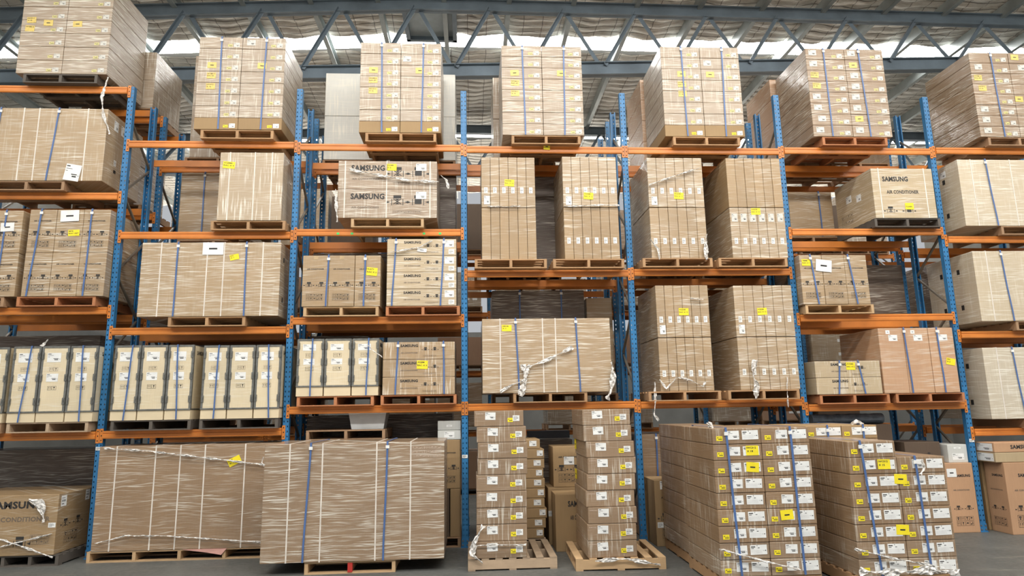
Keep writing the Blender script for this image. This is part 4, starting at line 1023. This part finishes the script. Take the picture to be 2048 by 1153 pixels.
rear(1, 3, 780, 911, 320, 148, 'milky wrapped load behind right, top shelf of third bay', WM, 1, 2)
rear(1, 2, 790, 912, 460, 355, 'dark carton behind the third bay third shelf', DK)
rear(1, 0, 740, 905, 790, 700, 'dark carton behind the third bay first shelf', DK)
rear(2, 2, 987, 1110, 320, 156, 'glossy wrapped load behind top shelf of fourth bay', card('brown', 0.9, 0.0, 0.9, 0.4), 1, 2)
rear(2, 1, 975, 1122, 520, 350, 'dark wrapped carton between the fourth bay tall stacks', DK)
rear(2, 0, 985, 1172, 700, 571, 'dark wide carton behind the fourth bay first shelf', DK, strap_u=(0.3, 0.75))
rear(2, 0, 1176, 1228, 700, 596, 'small brown carton behind the fourth bay first shelf', card('tan', 0.5, 0.0, 0.0, 0.1))
rear(3, 2, 1287, 1400, 300, 160, 'wrapped stack behind the fifth bay top load', card('pale', 0.8, 0.3, 0.0, 0.2), 1, 4)
rear(4, 3, 1551, 1668, 300, 160, 'wrapped stack behind the sixth bay top load', card('pale', 0.6, 0.05, 0.0, 0.1), 1, 4)
rear(4, 3, 1776, 1858, 300, 165, 'wrapped narrow load behind right, top shelf of sixth bay', card('tan', 0.5, 0.0, 0.4, 0.2), 1, 2)
rear(4, 2, 1582, 1670, 460, 384, 'strapped wrapped carton behind the sixth bay third shelf', card('tan', 0.6, 0.1, 0.0, 0.1), strap_u=(0.7,))
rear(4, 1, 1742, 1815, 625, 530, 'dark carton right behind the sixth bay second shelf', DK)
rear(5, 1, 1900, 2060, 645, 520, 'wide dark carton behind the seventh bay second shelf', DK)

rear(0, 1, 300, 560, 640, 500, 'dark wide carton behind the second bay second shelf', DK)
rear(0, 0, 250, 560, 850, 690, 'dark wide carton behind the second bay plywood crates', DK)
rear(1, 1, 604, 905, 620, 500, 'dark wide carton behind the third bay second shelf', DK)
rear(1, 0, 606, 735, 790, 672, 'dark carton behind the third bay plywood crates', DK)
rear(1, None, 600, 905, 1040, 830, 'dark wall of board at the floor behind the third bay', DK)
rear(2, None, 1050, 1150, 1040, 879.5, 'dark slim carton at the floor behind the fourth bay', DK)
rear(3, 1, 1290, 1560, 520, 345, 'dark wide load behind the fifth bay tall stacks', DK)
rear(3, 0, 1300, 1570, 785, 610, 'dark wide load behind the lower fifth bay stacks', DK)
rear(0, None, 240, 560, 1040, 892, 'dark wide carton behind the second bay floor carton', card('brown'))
# far rack loads, seen through the gaps
rr = random.Random(11); FAR = MB(); FARM = [card('brown', 0.5, 0.02, 0, 0.05), card('tan', 0.6, 0.0, 0.3, 0.15), card('pink'), card('brown', 0.9, 0, 0.6, 0.4), card('dark')]
for i in range(-1, 6):
    for k, z in enumerate((0,)+LV3):
        for s in (0, 1):
            if rr.random() < 0.13 or (k in (0,) and i in (-1, 0)): continue
            xa = i*W+0.6+0.16+s*1.26; wd = rr.uniform(1.06, 1.18); ht = rr.uniform(0.7, 1.12) if k < 4 else rr.uniform(1.0, 1.9)
            side = ('left', 'right')[s]; nm = 'far rack load, %s half of %s bay, %s' % (side, ORD[i+2], 'floor' if k == 0 else ('top shelf' if k == 4 else ORD[k]+' shelf'))
            pallet(xa+wd/2, R3-0.09, z, 'brown', 'wooden pallet under the '+nm)
            n = 1 if rr.random() < 0.8 else 2; mt = rr.choice(FARM)
            for r in range(n):
                FAR.box(xa, xa+wd, R3-0.1, R3+1.0, z+PZ+r*ht/n+0.002, z+PZ+(r+1)*ht/n, FARM.index(mt))
                if n > 1:
                    for q in (0.62, 0.80): FAR.box(xa+wd*q, xa+wd*q+0.12, R3-0.103, R3-0.1, z+PZ+(r+0.35)*ht/n, z+PZ+(r+0.35)*ht/n+0.08, 5)
tag(link('distant_cartons', FAR.mesh('distant_cartons', FARM+[M_WHITE]), None), 'many dim cartons on the far rack seen through gaps between front loads', 'cartons', None, 'stuff')

# ------------------------------------------------------------------ odd things on the floor level
def px_box(xl, xr, yb, yt, Y, dp, mat, label, z0=None, name='cardboard_carton', group=None, cat='carton'):
    a, zb = pt(xl, yb, Y); b, _ = pt(xr, yb, Y); _, zt = pt((xl+xr)/2, yt, Y)
    if z0 is not None: zb = z0
    return carton(a, b, Y, dp, zb, zt, mat, label, jit=0, name=name, group=group, cat=cat)+(zt,)
# between the two single stacks: thin cartons
a, _ = pt(1052, 1085, -0.25); b, _ = pt(1093, 1085, -0.25); a = b-0.55
_, zt = pt(1070, 879, -0.25)
pallet(b-0.50, -0.24, 0, 'old', 'dark weathered pallet under the thin cartons behind the left stack', wd=0.98)
H = (zt-PZ)/10
for r in range(10):
    sh = (-0.03, 0.0, 0.02, -0.01, 0.0, 0.0, -0.02, 0.0, 0.0, -0.06)[r]
    o, d = carton(a+sh, b+sh, -0.25, 0.8, PZ+r*H, PZ+(r+1)*H, card('tan'), 'thin tan carton, %s from bottom, behind the left single-column stack' % ORD[r+1], group='thin cartons behind the left stack')
    stick(o, d, 'shipping_label', label_mesh(0.11 if r % 2 else 0.09, 0.08, 'form'), d[0]*(0.30 if r % 2 else 0.38), d[2]*0.28)
    if r % 2 == 0: stick(o, d, 'handling_symbols', icons_mesh(1, 1, 0.03, M_INK), d[0]*0.46, d[2]*0.1)
o, d, zt = px_box(1098, 1170, 1075, 975, 0.0, 0.7, card('tan'), 'plain carton at floor between the two single-column stacks', z0=0.0)
stick(o, d, 'paper_label', label_mesh(0.09, 0.08, 'code'), -d[0]*0.42, d[2]*0.5)
o, d, _ = px_box(1107, 1172, 975, 893, 0.0, 0.6, card('tan'), 'printed air conditioner carton resting on the plain floor carton', z0=zt)
print_ac(o, d, 'symbols'); stick(o, d, 'shipping_label', label_mesh(0.16, 0.12, 'form'), 0, d[2]*0.55, off=0.003); 
o, d, _ = px_box(1112, 1180, 1092, 988, -0.50, 0.45, card('tan'), 'upright brand-printed carton left of the second single-column stack', z0=0.0)
stick(o, d, 'brand_lettering', text_mesh('SAMSUNG', 0.36, 0.08, M_INK, 0.04), d[0]*0.25, d[2]*0.78); stick(o, d, 'product_lettering', text_mesh(AC, 0.3, 0.06, M_INK), d[0]*0.25, d[2]*0.55)
# right of the fourth upright
o, d, _ = px_box(1314, 1390, 1090, 960, -0.35, 0.6, card('tan'), 'upright printed carton just right of the fourth upright', z0=0.0)
print_ac(o, d, 'symbols'); stick(o, d, 'shipping_label', label_mesh(0.14, 0.12, 'form'), -d[0]*0.22, d[2]*0.86, off=0.003); stick(o, d, 'paper_label', label_mesh(0.09, 0.08, 'code'), -d[0]*0.38, d[2]*0.28)
rear(3, None, 1283, 1400, 1060, 868, 'dull strapped carton behind the fourth upright at floor', card('brown', 0.3, 0.05, 0.0, 0.0), Y=0.35, strap_u=(0.33,))
# third bay floor: tub on a pallet on dark cartons; white carton on a brown one
_, zp = pt(690, 880, 0.10)
o, d = carton(2.95, 4.25, 0.10, 0.9, 0, zp, card('dark'), 'dark carton on the third bay floor carrying a loose pallet', jit=0)
pa, pb = pt(612, 870, 0.02)[0], pt(770, 870, 0.02)[0]
pallet((pa+pb)/2, 0.02, zp, 'brown', 'loose brown pallet carrying a white plastic tub, third bay', wd=pb-pa, dp=1.0)
def tub(label):
    a, zb = pt(697, 862, 0.15); b, zt = pt(772, 825, 0.15); zb = zp+PZ; xc = (a+b)/2; h = b-a
    mb = MB(); rings = [(0.46, 0.0), (0.5, 1.0)]; H = zt-zb
    t = 0.012; x0, x1 = -h/2, h/2; y0, y1 = 0, 0.42
    def ring(k, z, ins): return [(x0*k+ins, y0+(1-k)*0.2+ins, z), (x1*k-ins, y0+(1-k)*0.2+ins, z), (x1*k-ins, y1-(1-k)*0.2-ins, z), (x0*k+ins, y1-(1-k)*0.2-ins, z)]
    rs = [ring(0.86, 0, 0), ring(1.0, H-0.03, 0), ring(1.0, H, -0.012), ring(1.0, H, t), ring(0.86, t, t)]
    n = 0
    for r in rs: mb.v += r
    for j in range(4):
        for i in range(4):
            mb.f.append((j*4+i, j*4+(i+1) % 4, (j+1)*4+(i+1) % 4, (j+1)*4+i)); mb.m.append(0)
    mb.f.append((3, 2, 1, 0)); mb.m.append(0); mb.f.append((16, 17, 18, 19)); mb.m.append(0)
    tag(link('plastic_tub', mb.mesh('tub', M_TUB, True), None, (xc, 0.15, zb)), label, 'tub')
tub('open white plastic tub standing on the loose pallet, third bay')
xa, _ = pt(869, 975, 0.05); xb, _ = pt(921, 975, 0.05)
o, d, z1 = px_box(900, 921, 1080, 978, 0.05, 0.6, card('tan'), 'narrow carton on the floor behind the foremost carton', z0=PZ)
pallet(xb-0.35, 0.04, 0, 'brown', 'small brown pallet behind the foremost floor carton', wd=0.7, dp=0.7)
carton(xa, pt(899, 1080, 0.05)[0], 0.05, 0.6, PZ, z1, card('dark'), 'dark carton on the floor hidden behind the foremost carton', jit=0)
o, d, z2 = px_box(869, 921, 975, 880, 0.05, 0.6, card('tan'), 'tan printed carton under the white one left of third upright', z0=z1)
print_ac(o, d, 'symbols')
zm = None
a, _ = pt(875, 878, 0.05); b, _ = pt(922, 878, 0.05); _, zt = pt(898, 842, 0.05)
for r in (0, 1):
    o, d = carton(a, b, 0.05, 0.5, z2+r*(zt-z2)/2, z2+(r+1)*(zt-z2)/2, card('white'), '%s white carton left of the third upright' % ('lower', 'upper')[r], jit=0, group='white cartons left of the third upright')
    stick(o, d, 'shipping_label', label_mesh(0.16, 0.09, 'form'), 0.0, d[2]*0.2) if r == 0 else stick(o, d, 'printed_bar', label_mesh(0.09, 0.03, 'note'), 0, d[2]*0.35)
# dark case behind between stacks
o, d, _ = px_box(1056, 1140, 878, 862, 1.10, 0.3, card('dark'), 'long dark grey case lying behind between the single stacks', z0=None, name='metal_case', cat='case')
o.data = bevel_box(d[0], d[1], d[2], M_DARKPL)
# cartons at the right edge of the floor
o, d, _ = px_box(1906, 1963, 1069, 926, -0.02, 0.6, card('pale'), 'tall pink brand-printed carton left of the sixth upright', z0=0.0)
print_ac(o, d, 'tall'); stick(o, d, 'paper_label', label_mesh(0.16, 0.13, 'note'), -d[0]*0.28, d[2]*0.80, off=0.004)
a, _ = pt(1898, 925, 0.05); b = min(pt(1946, 925, 0.05)[0], 5*W-0.06)
z2 = o.location.z+d[2]+0.002; _, zt = pt(1920, 889, 0.05)
o, d = carton(a, b, 0.05, 0.5, z2, zt, card('white'), 'white carton lying on the tall pink brand-printed carton', jit=0)
stick(o, d, 'shipping_label', label_mesh(0.2, 0.1, 'form'), 0, d[2]*0.15); stick(o, d, 'printed_bar', label_mesh(0.12, 0.03, 'note'), 0, d[2]*0.75)
o, d, z3 = px_box(1812, 1884, 1030, 925, 0.1, 0.7, card('dark'), 'dark carton on floor behind the fifteen-carton stack', z0=0.0)
o, d, _ = px_box(1812, 1884, 922, 884, 0.1, 0.7, card('dark'), 'long brown carton lying behind the fifteen-carton stack', z0=z3)
stick(o, d, 'stacking_mark', clamp_mesh(0.06, M_INK), 0.1, d[2]*0.3)
o, d, _ = px_box(1980, 2014, 1068, 905, 0.14, 0.6, card('tan'), 'tall carton with hand holes right of the sixth upright', z0=0.0)
hm = bevel_box(0.06, 0.004, 0.075, M_HOLE, 0.003)
for u, v in ((-0.2, 0.72), (0.2, 0.2)): stick(o, d, 'hand_hole', hm, d[0]*u, d[2]*v, off=0.0)
a, _ = pt(2027, 1073, -0.3); _, zt = pt(2010, 926, -0.3)
o, d = carton(a, a+0.6, -0.3, 0.42, 0, zt, card('pale'), 'tall brand-printed carton cut by the right edge, on floor', jit=0)
print_ac(o, d, 'tall', 'F'); print_ac(o, d, 'tall', 'L')
_, zt2 = pt(2000, 886, -0.3); hh = (zt2-zt)/2
for r in (0, 1):
    o, d = carton(a-0.10, a+0.75, -0.28, 0.41, zt+0.002+r*hh, zt+0.002+(r+1)*hh, card('pale' if r else 'cream'), '%s flat carton lying on the tall carton at right edge' % ('lower', 'upper')[r], jit=0, group='flat cartons at the right edge')
    stick(o, d, 'shipping_label', label_mesh(0.34, 0.12, 'form'), 0, d[2]*0.1, 'L')
    if r: stick(o, d, 'brand_lettering', text_mesh('SAMSUNG', 0.4, 0.06, M_INK, 0.04), 0.05, d[2]*0.35)
# grey sheet rolls lying on the rear stack
def roll(x0, x1, Y, z, rad, label, mat):
    mb = MB(); n = 20; m = 18; rnd = random.Random(3)
    for j in range(m+1):
        x = (x1-x0)*j/m; rj = rad*(1+rnd.uniform(-0.07, 0.07))
        for i in range(n):
            t = 2*math.pi*i/n; mb.v.append((x, rj*math.cos(t)*(1+0.04*math.sin(3*t+j)), rj*math.sin(t)+rad))
    for j in range(m):
        for i in range(n): mb.f.append((j*n+i, j*n+(i+1) % n, (j+1)*n+(i+1) % n, (j+1)*n+i)); mb.m.append(0)
    mb.f.append(tuple(range(n))); mb.m.append(0); mb.f.append(tuple(m*n+i for i in reversed(range(n)))); mb.m.append(0)
    tag(link('sheet_roll', mb.mesh('roll', mat, True), None, (x0, Y, z)), label, 'roll')
a, zr = pt(1625, 848, 0.35); b, _ = pt(1768, 848, 0.35)
o, d = carton(a, b, 0.15, 0.6, 0, zr-0.02, card('dark'), 'dark carton on the sixth bay floor carrying a grey roll', jit=0)
roll(a, b, 0.40, zr-0.02, 0.085, 'dark grey wrapped sheet roll lying above the rear floor stacks', M_GREYROLL)

# small stickers on a beam, rack signs
fb3 = [o for o in COL.objects if o.get('label') == 'orange front beam of the third shelf in the third bay from left'][0]
for x in (676, 704, 848, 880):
    xx, _ = pt(x, 466, -0.04); link('green_sticker', _cache.setdefault('gs', MB().box(-0.02, 0.02, -0.001, 0, -0.02, 0.015).mesh('sticker', M_GREEN)), fb3, (xx-fb3.location.x, -0.0355, -0.075))['label'] = 'small green sticker'
bt = [o for o in COL.objects if o.get('label') == 'orange front beam of the top shelf in the fourth bay from left'][0]
xx, _ = pt(1093, 293, -0.04); link('yellow_label', label_mesh(0.11, 0.10, 'note', M_YEL), bt, (xx-bt.location.x, -0.045, -0.06), 0, (0.25, 0.05, 0))['label'] = 'yellow paper label hanging on the beam'
frames = {round(o.location.x/W): o for o in COL.objects if o.name.startswith('rack_frame') and abs(o.location.y) < 0.01}
for i, zz in ((0, 1.55), (2, 1.32), (5, 1.4)):
    link('location_sign', label_mesh(0.085, 0.05, 'code'), frames[i], (0, -0.004, zz))

# ------------------------------------------------------------------ loose stretch film
def tail(pts, Y, width, label, seed=1, crumple=0.02, yo=0.0):
    """crumpled ribbon of bunched film along photo points lying in plane Y"""
    P = [(*pt(x, y, Y),) for x, y in pts]; rnd = random.Random(seed)
    path = []
    for (a, b), (c, d) in zip(P, P[1:]):
        n = max(3, int(math.hypot(c-a, d-b)/0.03))
        for j in range(n): path.append((a+(c-a)*j/n, b+(d-b)*j/n))
    path.append(P[-1]); x0, z0 = path[0]
    mb = MB(); nw = 5; L = len(path)
    for j, (x, z) in enumerate(path):
        k = min(j+1, L-1); l = max(0, j-1); dx, dz = path[k][0]-path[l][0], path[k][1]-path[l][1]; m = math.hypot(dx, dz) or 1
        nx, nz = -dz/m, dx/m; wv = width*(0.55+0.45*math.sin(j*0.5+seed)+rnd.uniform(-0.1, 0.2)); 
        if isinstance(wv, complex): wv = width
        wv = max(0.006, wv)
        for i in range(nw):
            u = i/(nw-1)-0.5; mb.v.append((x-x0+nx*u*wv+rnd.uniform(-1, 1)*crumple*0.3, -0.012-abs(rnd.uniform(0, crumple))-0.3*crumple*math.sin(i*2.1+j), z-z0+nz*u*wv+rnd.uniform(-1, 1)*crumple*0.2))
    for j in range(L-1):
        for i in range(nw-1): a = j*nw+i; mb.f.append((a, a+1, a+nw+1, a+nw)); mb.m.append(0)
    o = link('stretch_film', mb.mesh('film', M_FILM), None, (x0, Y, z0)); tag(o, label, 'stretch film', 'loose strands of stretch film')
    md = o.modifiers.new('thickness', 'SOLIDIFY'); md.thickness = 0.004
    return o
Yf = -0.175
tail([(218, 155), (205, 195), (209, 235), (222, 270)], -0.16, 0.05, 'long crumpled film strip hanging from the first bay top load', 3)
tail([(672, 380), (673, 410), (675, 445)], Yf, 0.05, 'film strip hanging down the left edge of two printed cartons', 4)
tail([(882, 352), (893, 362), (897, 378)], Yf, 0.04, 'short film twist at right of the two printed cartons', 5)
tail([(700, 340), (760, 352), (820, 362), (878, 365)], Yf, 0.05, 'diagonal bunched film across the two printed cartons', 6)
tail([(1145, 695), (1095, 720), (1055, 735), (1048, 765), (1040, 785)], -0.178, 0.07, 'twisted film rope down the wide carton of fourth bay', 7)
tail([(1045, 730), (1052, 760), (1040, 792)], -0.178, 0.10, 'crumpled film bunch at the foot of the wide fourth bay carton', 8, 0.03)
tail([(1048, 762), (1020, 772), (1000, 785)], -0.178, 0.05, 'short film twist left on the wide fourth bay carton', 9)
tail([(1222, 725), (1226, 750), (1222, 775), (1214, 800)], -0.18, 0.10, 'crumpled film ball on the right edge of fourth bay carton', 10, 0.04)
tail([(1309, 765), (1310, 800), (1308, 830), (1316, 842)], -0.16, 0.04, 'film strip hanging over the first shelf beam of fifth bay', 11)
tail([(1318, 760), (1332, 778), (1345, 765), (1352, 755), (1378, 760), (1405, 774), (1410, 765)], -0.178, 0.035, 'garland of loose film on lower left fifth bay stack', 12)
tail([(1508, 720), (1505, 750), (1512, 775), (1510, 798)], -0.18, 0.10, 'crumpled film bunch on lower right fifth bay stack', 13, 0.04)
tail([(1573, 755), (1573, 785), (1575, 815)], -0.16, 0.02, 'thin film strand hanging at the right of fifth bay', 14)
tail([(1297, 371), (1340, 356), (1398, 337)], -0.178, 0.03, 'diagonal film band over upper left fifth bay stack', 15)
tail([(1412, 470), (1410, 495), (1412, 520)], -0.18, 0.08, 'film bunch at right edge of upper left fifth bay stack', 16, 0.03)
tail([(1300, 480), (1316, 500), (1318, 520)], -0.178, 0.04, 'film twist at foot of the upper left fifth bay stack', 17)
tail([(1128, 414), (1160, 413), (1200, 411), (1238, 412)], -0.178, 0.03, 'film crease between the tiers, right fourth bay stack', 18)
tail([(975, 414), (1010, 415), (1040, 413)], -0.178, 0.02, 'film crease between the tiers, left fourth bay stack', 19)
tail([(210, 897), (300, 903), (400, 915), (530, 930)], -0.312, 0.03, 'thick film band sloping across the second bay floor carton', 20)
tail([(192, 1088), (250, 1072), (330, 1072), (420, 1078), (525, 1085)], -0.312, 0.018, 'thin film band along the foot of second bay floor carton', 21)
tail([(967, 1052), (948, 1085), (944, 1110), (965, 1125)], -1.52, 0.07, 'white film tail on the left weathered pallet', 22, 0.03)
tail([(950, 1092), (985, 1090), (1052, 1090)], -1.51, 0.02, 'film rope around the lowest carton of left single stack', 23)
tail([(1190, 1122), (1250, 1118), (1320, 1130)], -1.72, 0.05, 'film draped over the splintered pallet beside fourth upright', 24, 0.02)
tail([(1436, 1098), (1510, 1118), (1600, 1140)], -2.86, 0.02, 'film rope across the foot of the front nine-row stack', 25)
tail([(1707, 1098), (1790, 1118), (1885, 1135)], -3.03, 0.025, 'film rope across the foot of the fifteen-carton stack', 26)
tail([(1715, 1142), (1780, 1146), (1850, 1140), (1915, 1146)], -3.03, 0.09, 'creased film skirt at the foot of fifteen-carton stack', 27, 0.03)
tail([(1840, 920), (1846, 935), (1838, 950)], -3.02, 0.05, 'film tuft at the top of the fifteen-carton stack', 28, 0.03)
tail([(528, 915), (524, 925), (530, 932)], -1.44, 0.03, 'film knot at the top left of foremost floor carton', 29)
tail([(60, 1000), (85, 1010), (90, 1045)], -0.43, 0.12, 'torn film patch on the first bay floor carton', 30, 0.03)
tail([(0, 1095), (60, 1080), (105, 1068)], -0.43, 0.02, 'film rope rising across the first bay floor carton', 31)
tail([(0, 1078), (60, 1098), (108, 1115)], -0.43, 0.03, 'film rope falling across the first bay floor carton', 32)
tail([(85, 694), (92, 686), (98, 680)], -0.10, 0.05, 'film tuft on top of the first bay plywood crates', 33, 0.02)
tail([(735, 690), (750, 705), (765, 715)], -0.185, 0.012, 'thin film strand across third bay plywood crates', 34)
tail([(775, 507), (840, 495), (865, 482)], -0.178, 0.025, 'diagonal film band on the four flat cream cartons', 35)
tail([(1405, 720-120), (1380, 598)], -0.178, 0.02, 'short film strand on lower left fifth bay tall stack', 36)
tail([(1412, 846), (1420, 850), (1418, 856)], -2.6, 0.06, 'white film knot on top of the front nine-row stack', 37, 0.04)
tail([(1700, 848), (1712, 846), (1722, 850)], -1.6, 0.08, 'white film knot on top of the stack behind sixth bay', 38, 0.04)
